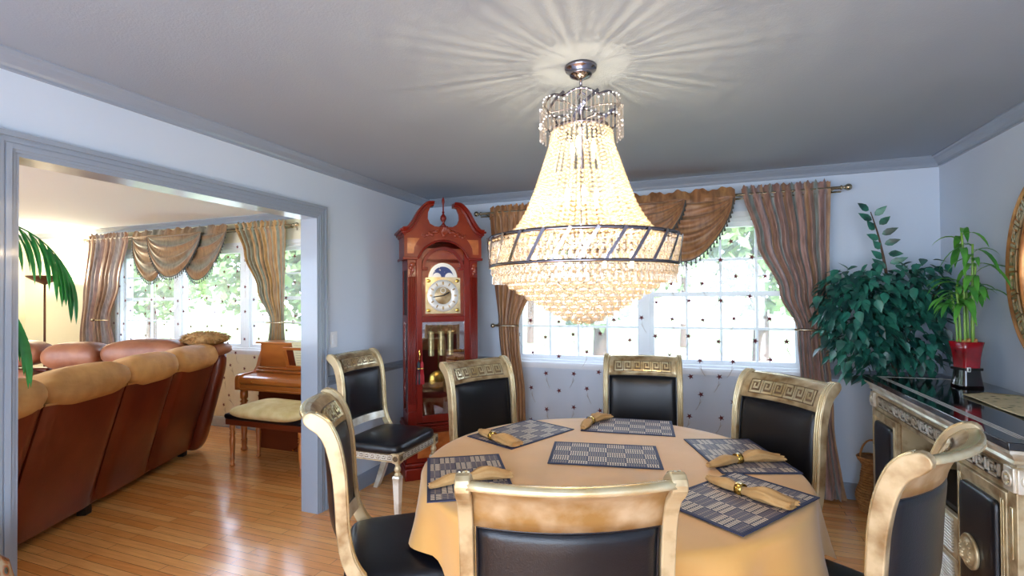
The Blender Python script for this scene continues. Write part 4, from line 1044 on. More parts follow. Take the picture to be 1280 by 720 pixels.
for y0, y1, hy in ((fx+.050, d1-.005, .30), (d2+.005, L-fx-.050, d2+.035)):
    mb = MB(); x0, x1 = fx-.012, fx+.012; z0, z1 = .10, .742; w = .036
    mb.b2(x0, x1, y0, y0+w, z0, z1, M_gold, .003); mb.b2(x0, x1, y1-w, y1, z0, z1, M_gold, .003); mb.b2(x0, x1, y0+w, y1-w, z0, z0+w, M_gold, .003); mb.b2(x0, x1, y0+w, y1-w, z1-w, z1, M_gold, .003)
    mb.b2(x0+.006, x1-.004, y0+w, y1-w, z0+w, z1-w, M_gold)
    for k in range(2):
        for yy in ((y0+.012+k*.014), (y1-.020-k*.014)): mb.b2(x0-.003, x0, yy, yy+.006, z0+.03, z1-.03, M_gold_l, .001)
    d_ = mb.build('door', M_gold, sb)
    mb = MB(); T = Matrix.Translation((x0+.004, (y0+y1)/2, (z0+z1)/2)); mb.T = T @ Matrix.Rotation(R(90), 4, 'Y'); mb.sell((0, 0, 0), (z1-z0-2*w-.03, y1-y0-2*w-.02, .045), .35, .12, M_leather, 40, 12); mb.T = None
    mb.build('leather_panel', M_leather, d_); lion(d_, hy, .435, x0)
# centre bay: reeded drawers below the shelf
for k, (z0, z1) in enumerate(((.13, .31), (.315, .495))):
    mb = MB(); mb.b2(fx-.004, fx+.02, d1+.016, d2-.016, z0, z1, M_gold, .003)
    n = 11
    for q in range(n):
        a = q/n; zz = lerp(z0+.016, z1-.016, (q+.5)/n)
        mb.box((fx-.008, (d1+d2)/2, zz), (.012, d2-d1-.10, .0095), M_silver, .003)
    o_ = mb.build('drawer', M_silver, sb)
    mb = MB(); mb.T = Matrix.Translation((fx-.014, (d1+d2)/2+(.2 if k else .2), (z0+z1)/2)) @ Matrix.Rotation(R(-90), 4, 'Y'); mb.lathe([(.008, 0), (.008, .012), (.017, .018), (.014, .028), (0, .030)], M_fretbg, 16); mb.T = None; mb.build('knob', M_fretbg, o_)
# things in the open bay
for k, y in enumerate((B0+.62, B0+.80, B0+1.0)):
    mb = MB(); c = (BX+.20+.04*k, y, .521*BTOP/.94); mb.lathe([(.03, 0), (.03, .006), (.008, .012), (.012, .05), (.05, .075), (.062, .11), (.055, .14), (.03, .15), (.012, .162), (0, .17)], (M_gold_l, M_brass, M_gold_l)[k], 24)
    tag(mb.build('footed_urn', M_gold_l, None, c), ('small gilt urn in the open bay of the sideboard, nearest its near door', 'small brass urn in the middle of the sideboard bay', 'small gilt urn in the sideboard bay toward its far door')[k], 'urn', 'small urns inside the sideboard')
# runner
mb = MB(); pts = []; 
for i in range(13):
    s = i/12; row = []
    for j in range(19):
        t = j/18; y = lerp(2.42, 3.16, t); tip = max(0, (t-.86)/.14)
        x = lerp(3.735, 4.035, s); yy = y+(.14*(1-abs(2*s-1)))*t*.9
        e = max(abs(2*s-1), abs(2*t-1))**12
        row.append((x, yy, BTOP+.0022+.006*e*(.5+.5*sin(9*t+5*s))+.0015*abs(sin(11*s+3*t))))
    pts.append(row)
mb.grid(pts, M_runner, True); o = mb.build('table_runner', M_runner); tag(o, 'beige floral table runner with curled edges on the sideboard', 'table runner')
sol = o.modifiers.new('thick', 'SOLIDIFY'); sol.thickness = .002; sol.offset = 1
# red vase and lucky bamboo
VX, VY = 3.875, 3.46
vs = thing('vase', 'square waisted red and black glazed vase holding bamboo on the sideboard', 'vase', (VX, VY, BTOP+.001), R(18))
vs.scale = (.66, .66, .86)
def sqv(prof, m, mb):
    rows_ = []
    for w, z in prof:
        row = []
        for k in range(32):
            a = 2*pi*k/32; c, s_ = cos(a), sin(a); row.append((w*math.copysign(abs(c)**.35, c), w*math.copysign(abs(s_)**.35, s_), z))
        rows_.append(row)
    V = mb.grid(rows_, m, True, cv=True, flip=True); return V
mb = MB(); V = sqv([(.085, 0), (.082, .02), (.073, .07), (.068, .115)], M_blackcer, mb); mb.f(list(reversed(V[0])), M_blackcer); mb.build('black_base', M_blackcer, vs)
mb = MB(); sqv([(.068, .115), (.068, .14), (.072, .19), (.082, .25), (.092, .295), (.084, .295), (.066, .20), (.05, .2)], M_redglass, mb); mb.build('red_body', M_redglass, vs)
mb = MB(); mb.b2(-.073, .073, -.0735, .0735, .112, .128, M_black, .002)
mb.b2(-.062, -.032, -.080, -.072, .105, .135, M_silv, .003); mb.b2(-.053, -.041, -.082, -.0795, .112, .128, M_black); mb.build('belt_buckle', M_black, vs)
bb = thing('lucky_bamboo', 'bright green lucky bamboo stalks growing from the red vase', 'plant', (VX, VY, BTOP+.165))
bb.scale = (.72, .72, 1.0)
random.seed(11)
mb = MB()
for k in range(40): a = random.uniform(0, 6.28); r = random.uniform(.01, .06); mb.ball((r*cos(a), r*sin(a), .085+random.uniform(0, .012)), .012, MATS.setdefault('pebbles', mat('root_pebbles', 'C08A50', .7)), 7, 5)
mb.build('roots', MATS['pebbles'], bb)
def leafq(mb, base, d, L, w, droop, m, n=6, up=Vector((0, 0, 1))):
    """long blade from base along direction d with droop; folded along the midrib"""
    d = Vector(d).normalized(); side = d.cross(up).normalized() if abs(d.dot(up)) < .98 else Vector((1, 0, 0)); p = Vector(base); rows_ = []; 
    for i in range(n+1):
        t = i/n; ww = w*sin(pi*min(1, t*.93+.05))**.8 if t < 1 else .0004; nrm = side.cross(d).normalized()
        rows_.append([p+side*ww+nrm*ww*.25, p.copy(), p-side*ww+nrm*ww*.25]); d = (d+Vector((0, 0, -droop/n))).normalized(); p = p+d*(L/n)
    mb.grid(rows_, m, True)
lf = MB()
for k, (dx, dy, h, lean) in enumerate([(-.055, .0, .27, -.03), (-.03, .025, .33, -.01), (-.02, -.03, .36, .0), (0, .01, .31, .0), (.025, .03, .62, -.03), (.03, -.025, .55, .01), (.05, .01, .44, .02), (.045, .03, .34, .03), (-.045, -.025, .30, -.02)]):
    mb = MB(); P = [(dx+lean*t*t, dy, .08+h*t) for t in [i/6 for i in range(7)]]; mb.tube(P, .0075, M_bamboo, 8)
    for i in range(1, 6): mb.lathe([(.0075, -.003), (.009, 0), (.0075, .003)], M_bamboo, 8, P[i], cap=False)
    mb.build('stalk', M_bamboo, bb)
    tipz = .08+h
    for q in range(7 if h > .4 else 5):
        a = random.uniform(0, 6.28); z = lerp(tipz-.10, tipz, q/6); el = random.uniform(.2, 1.1)
        dd = Vector((cos(a), sin(a)-.15, el));
        if dd.x > .1: dd.x *= .55
        leafq(lf, (dx+lean, dy, z), dd, random.uniform(.16, .30), random.uniform(.016, .024), 1.7, M_bamleaf)
lf.build('leaves', M_bamleaf, bb)
# oval mirror on the right wall
mr = thing('oval_mirror', 'large oval mirror in a gold greek key frame on the right wall', 'mirror', (RX-.003, 3.03, 1.60))
a_, b_ = .335, .475
def ell(t, o, x): 
    return (x, (a_-.0+o)*cos(t), (b_+o)*sin(t))
mb = MB(); pr = [(.012, .0), (.02, -.03), (.012, -.045), (.0, -.05), (-.008, -.036), (-.075, -.030), (-.082, -.040), (-.095, -.036), (-.10, -.018), (-.10, 0)]
M_frame = mat('copper_gold_frame', 'B07C4A', .3, .6, '8A5A34', 14, bias=(.4, .7))
mb.grid([[ell(2*pi*k/96, o, x) for o, x in pr] for k in range(96)], M_frame, True, cu=True); bmesh.ops.recalc_face_normals(mb.bm, faces=mb.bm.faces)
fr_ = mb.build('frame', M_frame, mr)
mb = MB()
for c in key_strips(0, 2*pi, -.070, -.014, 22):
    u0, u1, v0, v1 = c; n_ = max(1, int((u1-u0)/.05))
    for q in range(n_):
        x0, x1 = lerp(u0, u1, q/n_), lerp(u0, u1, (q+1)/n_)
        P = [ell(x0, v0, -.042), ell(x1, v0, -.042), ell(x1, v1, -.042), ell(x0, v1, -.042)]; Q = [(-.032, p[1], p[2]) for p in P]
        A = [mb.v(p) for p in P]; B = [mb.v(p) for p in Q]; mb.f(A, M_gold_l)
        for i in range(4): mb.f([A[i], A[(i+1) % 4], B[(i+1) % 4], B[i]], M_gold_l)
mb.build('greek_key_carving', M_gold_l, fr_)
mb = MB(); V = [mb.v(ell(2*pi*k/96, -.092, -.012)) for k in range(96)]; mb.f(V, M_mirror); mb.build('mirror_glass', M_mirror, mr)
# wicker basket by the sideboard
bk = thing('wicker_basket', 'small wicker basket with a loop handle on the floor past the sideboard', 'basket', (3.585, 4.03, 0))
mb = MB(); n = 22
for k in range(n):
    t = k/(n-1); z = .01+.36*t; r = pl(t, [(0, .075), (.25, .095), (.6, .065), (.85, .055), (1, .085)]); mb.tube([(r*cos(2*pi*i/24), r*sin(2*pi*i/24), z+.003*sin(i*pi)) for i in range(25)], .009, M_wicker, 6, cap=False)
mb.lathe([(0, .004), (.072, .006), (.09, .1), (.06, .22), (.05, .31), (.075, .365)], M_wicker, 20); mb.build('body', M_wicker, bk)
mb = MB(); mb.tube([(.07*cos(a), 0, .36+.13*sin(a)) for a in [pi*i/14 for i in range(15)]], .006, M_wicker, 8); mb.tube([(.07*cos(a), .01, .36+.125*sin(a)) for a in [pi*i/14 for i in range(15)]], .005, M_wicker, 8); mb.build('handle', M_wicker, bk)

# ------------------------------------------------------------------ ficus in the corner
fc = thing('ficus_tree', 'bushy blue-green ficus tree in the corner behind the sideboard', 'plant', (3.86, 4.04, 0))
mb = MB(); mb.lathe([(.11, 0), (.14, .02), (.15, .12), (.16, .26), (.175, .27), (.175, .29), (.155, .29), (.15, .26), (0, .26)], M_wicker, 28); mb.build('pot', M_wicker, fc)
def loc(p): return (p[0]-3.86, p[1]-4.04, p[2])
tr = MB()
for P in ([(3.85, 4.04, .25), (3.82, 4.03, .7), (3.68, 3.97, 1.1), (3.69, 3.95, 1.5)], [(3.87, 4.05, .25), (3.83, 4.03, .8), (3.72, 3.99, 1.3), (3.80, 3.97, 1.6)], [(3.70, 3.97, 1.0), (3.58, 3.9, 1.3), (3.42, 3.86, 1.6)], [(3.68, 3.96, 1.3), (3.66, 3.95, 1.6), (3.62, 3.94, 1.85), (3.57, 3.93, 2.04)], [(3.7, 3.98, 1.1), (3.85, 3.98, 1.35), (3.95, 3.95, 1.55)]):
    tr.tube([loc(p) for p in spline(P, 4)], [lerp(.013, .0025, i/((len(P)-1)*4)) for i in range((len(P)-1)*4+1)], M_bark, 8)
tr.build('trunk', M_bark, fc)
rf = random.Random(5); lv = MB()
def ficus_leaf(c, out, s=1):
    o = Vector(out); o.z = min(o.z, .1); d = (o.normalized()*.75+Vector((rf.uniform(-.5, .5), rf.uniform(-.5, .5), rf.uniform(-1.2, -.15)))).normalized()
    L, w = rf.uniform(.07, .105)*s, rf.uniform(.019, .028)*s
    side = d.cross(Vector((rf.uniform(-.4, .4), rf.uniform(-.4, .4), 1))).normalized(); nr = side.cross(d).normalized(); p = Vector(c); rows_ = []
    for t, ww in ((0, .05), (.15, .75), (.35, 1), (.65, .62), (.85, .2), (1, .01)): q = p+d*L*t-nr*.010*t*t; rows_.append([q+side*w*ww+nr*w*ww*.3, q, q-side*w*ww+nr*w*ww*.3])
    lv.grid([[loc(q) for q in r] for r in rows_], M_green, True)
def rf_up(c, sg):
    d = Vector((sg*rf.uniform(.5, 1), -.5+rf.uniform(-.3, .3), rf.uniform(-.2, .9))).normalized(); L, w = rf.uniform(.08, .11), .024; side = d.cross(Vector((0, -1, .15))).normalized(); p = Vector(c); rows_ = []
    for t, ww in ((0, .05), (.15, .7), (.4, 1), (.7, .62), (1, .02)): q = p+d*L*t; rows_.append([q+side*w*ww, q+Vector((0, .004, 0)), q-side*w*ww])
    lv.grid([[loc(q) for q in r] for r in rows_], M_green, True)
blobs = [((3.44, 3.84, 1.40), (.21, .20, .22), 300), ((3.52, 3.84, 1.20), (.25, .2, .2), 300), ((3.62, 3.88, 1.55), (.30, .2, .13), 170), ((3.84, 3.93, 1.52), (.17, .14, .17), 220), ((3.78, 3.92, 1.25), (.20, .16, .25), 260), ((3.66, 3.86, 1.03), (.26, .16, .10), 200), ((3.42, 3.86, 1.56), (.14, .12, .09), 60)]
for (c, r, n) in blobs:
    for _ in range(n):
        v = Vector((rf.gauss(0, 1), rf.gauss(0, 1), rf.gauss(0, 1))).normalized()*rf.uniform(.55, 1.16); q = Vector((c[0]+v.x*r[0], c[1]+v.y*r[1], c[2]+v.z*r[2]))
        if q.y > 4.12 or q.x > 3.96 or (q.y < 3.93 and q.z < 1.075 and q.x > 3.40): continue
        ficus_leaf(q, (v.x, v.y-.2, v.z))
for t in range(13):
    s = t/12; c = (lerp(3.665, 3.575, s**1.3)+(.015 if t % 2 else -.015), 3.93+.01*(t % 3), lerp(1.66, 2.05, s)); rf_up(c, (1 if t % 2 else -1))
for t in range(9): ficus_leaf((3.40+.02*t, 3.86, .97-.004*t), (-1, -.4, -.2), 1.1)
lv.build('foliage', M_green, fc)

# ------------------------------------------------------------------ light switch, floor vase
mb = MB(); sw = thing('light_switch', 'white rocker light switch on the wall beside the cased opening', 'light switch', (0, 2.895, 1.19))
mb.b2(.0005, .006, -.036, .036, -.058, .058, M_white, .003); mb.build('cover_plate', M_white, sw); mb = MB(); mb.b2(.006, .010, -.017, .017, -.034, .034, M_white, .002); mb.build('rocker', M_white, sw)
M_porc, n, p, tc = node_mat('painted_porcelain')
vz = n.nodes.new('ShaderNodeTexVoronoi'); vz.inputs['Scale'].default_value = 26; n.links.new(tc.outputs['Object'], vz.inputs['Vector'])
n.links.new(ramp(n, vz.outputs['Distance'], [(0, '9E2A1C'), (.22, '3E6A4C'), (.38, 'C8703A'), (.6, 'D8C8A8')]), p.inputs['Base Color']); p.inputs['Roughness'].default_value = .15; p.inputs['Coat Weight'].default_value = 1
mb = MB(); mb.lathe([(.07, 0), (.075, .02), (.07, .05), (.10, .22), (.135, .42), (.142, .51), (.128, .58), (.08, .635), (.055, .655), (.06, .68), (.07, .695), (.058, .692), (.045, .66), (0, .65)], M_porc, 36)
tag(mb.build('floor_vase', M_porc, None, (.165, .885, 0)), 'painted porcelain floor vase standing against the near jamb of the opening', 'vase')

# ------------------------------------------------------------------ living room: sectional
SA = R(26.7)                                      # the sofa back runs along local +y
sf = thing('sectional_sofa', 'brown leather reclining sectional sofa seen from behind through the opening', 'sofa', (-1.2, 1.56, 0), SA)
# local: y along the back (0 near .. 2.15 far), +x = behind the sofa (toward the viewer), seats toward -x
def lean(z): return .24*(z/.88)**1.1
ys = [(-.42, .24), (.25, .80), (.81, 1.35), (1.36, 2.10)]
ys = [(-.60, .05), (.06, .76), (.77, 1.36), (1.37, 2.05)]
for k, (y0, y1) in enumerate(ys[1:] if False else ys):
    mb = MB(); nz, ny = 12, 14; rows_ = []
    for j in range(nz+1):
        t = j/nz; z = lerp(.06, .88, t); row = []
        for i in range(ny+1):
            s = i/ny; ins = .010+.035*(1-t)*0; y = lerp(y0+.004, y1-.004, s); e = (abs(2*s-1))**10
            row.append((lean(z)-.030*e+.008*sin(pi*s)*sin(pi*t), y, z))
        rows_.append(row)
    mb.grid(rows_, M_brown, True)
    mb.grid([[(r[0][0]-.16, r[0][1], r[0][2]), r[0]] for r in rows_], M_brown, True); mb.grid([[(r[-1][0]-.16, r[-1][1], r[-1][2]), r[-1]] for r in rows_], M_brown, True)
    mb.grid([[(-.16, y0, .06), rows_[0][0]], [(-.16, y1, .06), rows_[0][-1]]], M_brown, False)
    bo = mb.build('outside_back', M_brown, sf, weld=False)
    mb = MB(); mb.tube([(p[0]+.002, p[1], p[2]+.004) for p in rows_[-1]], .008, M_tan, 8); mb.build('welt', M_tan, bo)
    # padded headrest roll above
    def cr(x, y, z, L=(y1-y0)): 
        f = 1+.05*sin(y*38)*abs(2*y/L)**3; return x*f, y, z*f
    mb = MB(); mb.T = Matrix.Translation((.13, (y0+y1)/2, .945)) @ Matrix.Rotation(R(-12), 4, 'Y'); mb.sell((0, 0, 0), (.30, y1-y0+.02, .25), .8, .34, M_tan, 36, 18, fn=cr); mb.T = None
    mb.build('headrest_cushion', M_tan, sf)
    mb = MB(); mb.T = Matrix.Translation((-.05, (y0+y1)/2, .70)) @ Matrix.Rotation(R(14), 4, 'Y'); mb.sell((0, 0, 0), (.24, y1-y0, .42), .6, .3, M_brown2, 30, 14); mb.T = None; mb.build('back_cushion', M_brown2, sf)
    mb = MB(); mb.sell((-.42, (y0+y1)/2, .38), (.62, y1-y0, .24), .5, .2, M_brown2, 30, 14); mb.build('seat_cushion', M_brown2, sf)
mb = MB(); mb.b2(-.70, .0, -.6, 2.05, .05, .30, M_brown, .02); mb.build('base', M_brown, sf)
for p in ((-.65, -.5), (-.05, -.5), (-.05, 1.98), (-.02, .7)): mb = MB(); mb.b2(p[0]-.03, p[0]+.03, p[1]-.03, p[1]+.03, 0, .06, M_black, .004); mb.build('foot', M_black, sf)
# far end wing (corner back) and the section running away to the left
mb = MB(); mb.T = Matrix.Translation((.02, 2.12, .52)) @ Matrix.Rotation(R(14), 4, 'Y'); mb.sell((0, 0, 0), (.34, .16, 1.0), .35, .4, M_brown, 28, 14); mb.T = None; mb.build('end_wing', M_brown, sf)
mb = MB(); mb.T = Matrix.Translation((.16, 2.10, .985)) @ Matrix.Rotation(R(-8), 4, 'Y'); mb.sell((0, 0, 0), (.34, .26, .13), .8, .6, M_brown2, 28, 14); mb.T = None; mb.build('end_pad', M_brown2, sf)
segs = [(-.72, 0.0, 1.10), (-1.22, -.74, 1.08), (-1.98, -1.24, 1.11), (-2.76, -2.0, 1.11), (-3.5, -2.78, 1.11)]
for x0, x1, zt in segs:
    yb = 2.0
    def cr2(x, y, z, L=(x1-x0)): f = 1+.04*sin(x*36)*abs(2*x/L)**3; return x, y*f, z*f
    mb = MB(); mb.sell(((x0+x1)/2, yb, zt-.11), (x1-x0+.015, .30, .26), .8, .34, M_brown2, 34, 16, fn=cr2); mb.build('headrest_cushion', M_brown2, sf)
    mb = MB(); mb.T = Matrix.Translation(((x0+x1)/2, yb-.05, .66)) @ Matrix.Rotation(R(-12), 4, 'X'); mb.sell((0, 0, 0), (x1-x0, .22, .42), .6, .3, M_brown2, 30, 14); mb.T = None; mb.build('back_cushion', M_brown2, sf)
    mb = MB(); mb.sell(((x0+x1)/2, yb-.40, .38), (x1-x0, .62, .24), .5, .2, M_brown2, 30, 14); mb.build('seat_cushion', M_brown2, sf)
    mb = MB(); mb.b2(x0+.005, x1-.005, yb-.66, yb+.12, .05, .78, M_brown, .03) if False else mb.b2(x0+.005, x1-.005, yb+.0, yb+.13, .05, .86, M_brown, .02); mb.b2(x0+.005, x1-.005, yb-.66, yb, .05, .30, M_brown, .02); mb.build('outside_back', M_brown, sf)
Msf = Matrix.LocRotScale(sf.location, sf.rotation_euler, None)
# shaggy throw over the corner
M_fur = mat('shaggy_tan_wool', 'C09A66', .9, 0, '9A7446', 30)
c = Msf @ Vector((.10, 2.10, 1.10)); rr_ = random.Random(2); mb = MB(); mb.sell((0, 0, 0), (.40, .36, .13), .9, .8, M_fur, 24, 12)
for k in range(420):
    a = rr_.uniform(0, 6.28); e = rr_.uniform(-.3, 1.4); p = Vector((.20*cos(e)*cos(a), .18*cos(e)*sin(a), .065*sin(e))); q = p*1.16+Vector((rr_.uniform(-.02, .02), rr_.uniform(-.02, .02), rr_.uniform(-.03, .012)))
    mb.tube([p, (p+q)/2+Vector((0, 0, .006)), q], [.006, .004, .001], M_fur, 4, cap=False)
tag(mb.build('shaggy_throw', M_fur, None, c, weld=False), 'shaggy tan throw heaped on the corner of the sectional sofa', 'throw')
c = Msf @ Vector((-1.02, 1.56, .60)); mb = MB(); mb.T = Matrix.Rotation(R(25), 4, 'X'); mb.sell((0, 0, 0), (.62, .40, .16), .8, .5, mat('pale_grey_plush', 'C6C8D2', .9, bump=.3, bscale=40), 30, 14); mb.T = None
tag(mb.build('throw_pillow', MATS['pale_grey_plush'], None, c, (0, 0, SA)), 'pale grey plush pillow lying on the sofa seat', 'pillow')

# ------------------------------------------------------------------ torchiere lamp, palm
lp = thing('floor_lamp', 'bronze torchiere floor lamp glowing in the far corner of the living room', 'floor lamp', (-5.53, 3.9, 0))
M_bronze = mat('bronze_metal', '5A3A2C', .35, .6)
mb = MB(); mb.lathe([(.14, 0), (.14, .012), (.05, .03), (.016, .045)], M_bronze, 28); mb.build('base', M_bronze, lp)
mb = MB(); mb.lathe([(.013, .04), (.013, .9), (.018, .905), (.018, .925), (.013, .93), (.013, 1.72)], M_bronze, 14); mb.build('pole', M_bronze, lp)
mb = MB(); mb.lathe([(.013, 1.70), (.05, 1.72), (.13, 1.76), (.185, 1.80), (.19, 1.815), (.18, 1.81), (.12, 1.775), (.04, 1.74), (0, 1.735)], M_bronze, 36); mb.build('lamp_shade', M_bronze, lp)
mb = MB(); mb.ball((0, 0, 1.785), .03, M_bulb, 12, 8); mb.build('bulb', M_bulb, lp)
lamp('torchiere_light', 'POINT', (-5.53, 3.9, 1.90), 34, (1, .84, .60), shadow_soft_size=.04)
pm = thing('palm_plant', 'tall palm with arching green fronds just inside the opening at the left edge', 'plant', (-.62, .98, 0))
mb = MB(); mb.lathe([(.13, 0), (.16, .02), (.19, .3), (.2, .33), (.175, .33), (.165, .29), (0, .29)], M_wicker, 28); mb.build('pot', M_wicker, pm)
mb = MB(); mb.tube([(0, 0, .28), (.02, 0, .8), (-.01, .02, 1.3), (.0, .03, 1.62)], [.03, .025, .022, .02], M_bark, 10); mb.build('trunk', M_bark, pm)
rp = random.Random(4)
def frond(az, L, el, droop, z0, seed):
    r_ = random.Random(seed); mb = MB(); p = Vector((0, .03, z0)); d = Vector((cos(az)*cos(el), sin(az)*cos(el), sin(el))); P = [p.copy()]; n = 16
    for i in range(n): d = (d+Vector((0, 0, -droop/n))).normalized(); p = p+d*(L/n); P.append(p.copy())
    mb.tube(P, [lerp(.006, .002, i/n) for i in range(n+1)], M_palm, 5)
    for i in range(4, n+1, 1):
        dd = (P[i]-P[i-1]).normalized(); side = dd.cross(Vector((0, 0, 1))).normalized()
        for s in (-1, 1): leafq(mb, P[i], dd*.8+side*s*(.55 if i < n else .2)+Vector((0, 0, -.35)), (.27-.06*abs(i/n-.6))*r_.uniform(.8, 1.15), .0125, 2.6, M_palm, 6)
    mb.build('frond', M_palm, pm, weld=False)
for k, (az, L, el, dr_, z0) in enumerate([(78, .74, 1.05, 2.9, 1.72), (70, .56, .9, 3.2, 1.52), (98, .5, .6, 2.6, 1.50), (115, .6, 1.0, 2.6, 1.60), (66, .46, 1.0, 3.4, 1.50), (84, .5, .4, 2.4, 1.3), (150, .7, .9, 2.0, 1.6), (200, .7, .8, 2.0, 1.55), (250, .7, .9, 2.0, 1.6), (300, .6, 1.0, 2.2, 1.6)]): frond(R(az), L, el, dr_, z0, k)

# ------------------------------------------------------------------ piano, bench
pn = thing('upright_piano', 'walnut spinet piano against the wall by the living room window', 'piano', (-1.79, 3.60, 0))
W_ = 1.52
mb = MB(); 
mb.b2(.12, W_-.12, .16, .50, .0, .60, M_piano_d)    # lower case
mb.b2(.02, W_-.02, .0, .20, .605, .655, M_piano, .006)                                          # keybed
mb.b2(-.0, W_, -.015, .48, .60, .618, M_piano, .006)
for s in (0, W_-.05):
    prof_ = [(-.015, .60), (-.015, .70), (-.010, .725), (.01, .742), (.05, .748), (.20, .755), (.235, .80), (.26, .88), (.29, .95), (.34, .985), (.5, .99), (.5, .60)]
    mb.prism(prof_, s, s+.05, M_piano, 'yz', bev=.004)
mb.b2(.05, W_-.05, .25, .50, .60, 1.03, M_piano, .004)
body_ = mb.build('case', M_piano, pn)
mb = MB(); mb.b2(-.01, W_+.01, .235, .51, 1.03, 1.05, M_piano, .006); mb.build('lid', M_piano, pn)
mb = MB(); prof_ = [(.0, .66), (-.008, .675), (-.004, .70), (.01, .722), (.04, .733), (.16, .745), (.19, .745), (.19, .66)]; mb.prism(prof_, .05, W_-.05, M_piano, 'yz'); mb.b2(.05, W_-.05, .185, .255, .745, .775, M_piano, .008); mb.b2(.05, W_-.05, .21, .255, .775, .80, M_piano, .006)
fb = mb.build('fallboard', M_piano, pn)
mb = MB(); 
for x in (.22, W_-.22): mb.ball((x, -.014, .685), .008, M_brass, 10, 8)
mb.build('knob', M_brass, fb)
mb = MB(); x0, x1 = .42, 1.1
mb.T = Matrix.Translation((0, .232, .80)) @ Matrix.Rotation(R(14), 4, 'X')
mb.b2(x0, x1, -.012, 0, 0, .03, M_piano, .003); mb.b2(x0, x1, -.012, 0, .19, .22, M_piano, .003); mb.b2(x0, x0+.04, -.012, 0, .03, .19, M_piano, .003); mb.b2(x1-.04, x1, -.012, 0, .03, .19, M_piano, .003); mb.b2(x0+.04, x1-.04, -.006, 0, .03, .19, M_piano_d); mb.b2(x0, x1, -.04, 0, -.008, .004, M_piano, .003); mb.T = None
mb.build('music_desk', M_piano, pn)
def turned(mb, c, h, m, r=.028):
    mb.lathe([(r*.7, 0), (r*.95, .02*h), (r*.6, .06*h), (r*.75, .12*h), (r*.62, .16*h), (r*.9, .17*h), (r*.62, .19*h), (r*.85, .40*h), (r*1.05, .62*h), (r*.8, .70*h), (r*.6, .72*h), (r*1.15, .745*h), (r*.6, .77*h), (r*1.1, .80*h), (r*.6, .83*h), (r, .86*h), (r, h)], m, 18, c)
for x in (.05, W_-.05): mb = MB(); turned(mb, (x, .05, 0), .60, M_piano, .036); mb.build('leg', M_piano, pn)
mb = MB(); 
for x in (.66, .76, .86): mb.tube([(x, .17, .07), (x, .10, .06), (x, .06, .05)], [.008, .01, .014], M_brass, 8, flat=.5)
mb.build('pedal', M_brass, pn)
pf = thing('picture_frame', 'small dark picture frame standing on the piano lid', 'picture frame', (-1.22, 3.93, 1.05), R(-14))
mb = MB(); mb.T = Matrix.Rotation(R(-12), 4, 'X'); w, h = .075, .19
mb.b2(-w, w, -.008, .008, 0, .02, M_black, .003); mb.b2(-w, w, -.008, .008, h-.02, h, M_black, .003); mb.b2(-w, -w+.02, -.008, .008, .02, h-.02, M_black, .003); mb.b2(w-.02, w, -.008, .008, .02, h-.02, M_black, .003); mb.build('frame', M_black, pf)
mb = MB(); mb.T = Matrix.Rotation(R(-12), 4, 'X'); mb.b2(-w+.02, w-.02, -.002, .003, .02, h-.02, MATS.setdefault('photo', mat('portrait_print', 'C8B490', .5, 0, '6A5038', 18))); mb.build('photo', MATS['photo'], pf)
mb = MB(); mb.T = Matrix.Translation((-1.79, 3.60, 0)) @ Matrix.Translation((0, .222, .813)) @ Matrix.Rotation(R(14), 4, 'X'); mb.b2(.55, .80, -.004, -.001, 0, .26, M_paper); mb.b2(.80, 1.02, -.0045, -.0015, 0, .25, M_paper)
for k in range(9): mb.b2(.57, .78, -.0052, -.004, .02+k*.026, .0215+k*.026, M_black)
mb.T = None; tag(mb.build('sheet_music', M_paper), 'open sheet music on the music desk of the piano', 'sheet music')
bn = thing('piano_bench', 'piano bench with turned legs and black padded seat in front of the piano', 'bench', (-1.47, 3.22, 0))
mb = MB(); BW, BD = .86, .36
mb.b2(0, BW, 0, BD, .375, .425, M_piano_d, .004); mb.build('apron', M_piano_d, bn)
for x in (.04, BW-.04):
    for y in (.04, BD-.04): mb = MB(); turned(mb, (x, y, 0), .38, M_piano, .024); mb.build('leg', M_piano, bn)
mb = MB(); mb.sell((BW/2, BD/2, .45), (BW+.05, BD+.04, .07), .5, .15, M_leather, 36, 12); mb.build('padded_seat', M_leather, bn)
def pilw(x, y, z): return x*(1+.05*sin(7*y)), y, (z if z < 0 else z*(1+.12*sin(11*x+3)*cos(9*y)))
mb = MB(); mb.sell((0, 0, 0), (.78, .46, .15), .95, .35, M_cream, 40, 18, fn=pilw)
tag(mb.build('cream_cushion', M_cream, None, (-.93, 3.29, .528)), 'plump cream cushion lying on the piano bench', 'cushion')

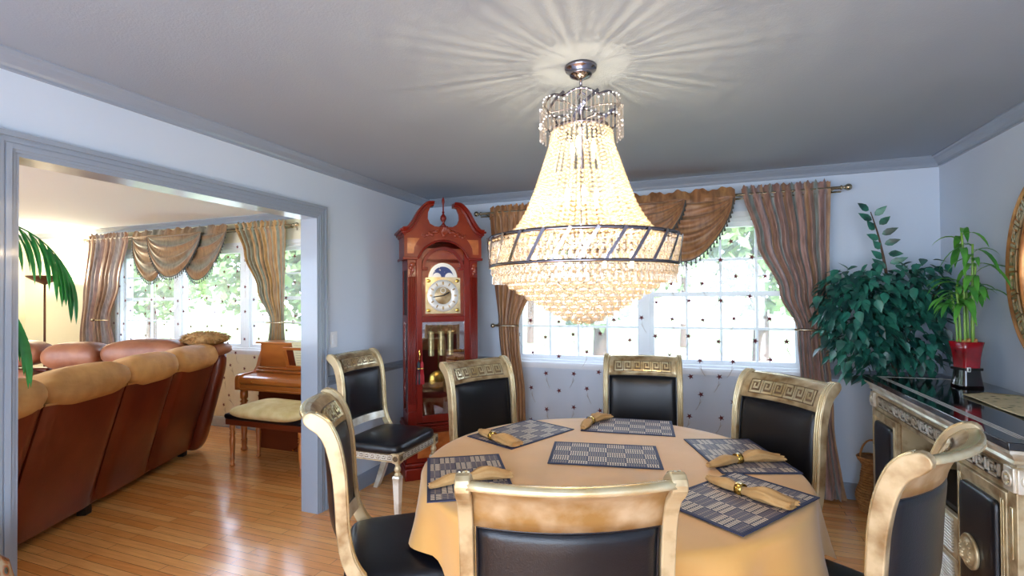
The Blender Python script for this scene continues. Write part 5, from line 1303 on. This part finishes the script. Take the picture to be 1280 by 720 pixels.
# ------------------------------------------------------------------ outside
M_lawn = mat('lawn_grass', '7E9460', .9, 0, '647E48', 3); M_drive = mat('pale_concrete', 'D8D6D0', .8)
mb = MB(); mb.b2(-40, 40, BY+.16, 45, -.55, -.45, M_lawn); struct(mb, 'lawn')
mb = MB(); mb.b2(-40, 40, 11, 17, -.45, -.43, M_drive); struct(mb, 'street_pavement')
M_leafs = [mat('tree_leaves_a', '5E7A42', .6, 0, '40602E', 2), mat('tree_leaves_b', '748E54', .6, 0, '4E6C3A', 2)]
def tree(x, y, h, r, k, lb, cat='tree'):
    t = thing('garden_tree', lb, cat, (x, y, -.45), group='trees outside the windows'); rr = random.Random(k)
    mb = MB(); mb.tube([(0, 0, 0), (.05, 0, h*.3), (-.03, .05, h*.62)], [.16, .13, .08], M_bark, 10); mb.build('trunk', M_bark, t)
    mb = MB()
    for _ in range(1500):
        v = Vector((rr.gauss(0, 1), rr.gauss(0, 1), rr.gauss(0, 1))).normalized()*rr.uniform(.35, 1); c = Vector((v.x*r, v.y*r, h*.68+v.z*h*.36)); s = rr.uniform(.08, .17)
        a = Vector((rr.uniform(-1, 1), rr.uniform(-1, 1), rr.uniform(-1, 1))).normalized(); b = a.orthogonal().normalized(); mb.f([mb.v(c+a*s), mb.v(c+b*s*.6), mb.v(c-a*s), mb.v(c-b*s*.6)], M_leafs[k % 2])
    mb.build('crown', M_leafs[k % 2], t, weld=False)
for k, (x, y, h, r) in enumerate([(.7, 9.4, 4.0, 1.3), (3.5, 9.8, 4.6, 1.3), (6.3, 9.4, 3.8, 1.3), (-2.2, 9.5, 4.4, 1.4), (-5.4, 9.0, 3.8, 1.5), (-9.0, 10.0, 4.6, 1.6), (2.0, 20, 6.5, 2.8), (-4.2, 20, 6.8, 2.9), (9.6, 13, 5, 1.9), (-12.8, 10, 4, 1.7)]):
    tree(x, y, h, r, k, ('leafy tree outside the left half of the dining window', 'leafy tree outside the right half of the dining window', 'garden tree outside beyond the right drape of the dining window',
        'garden tree outside the right sash of the living room window', 'garden tree outside the wide middle pane of the living room window', 'garden tree outside the left sash of the living room window',
        'taller distant tree across the pale street, seen through the dining window', 'taller distant tree across the street, seen through the living room window', 'tree at the far right end of the garden', 'tree at the far left end of the garden')[k])
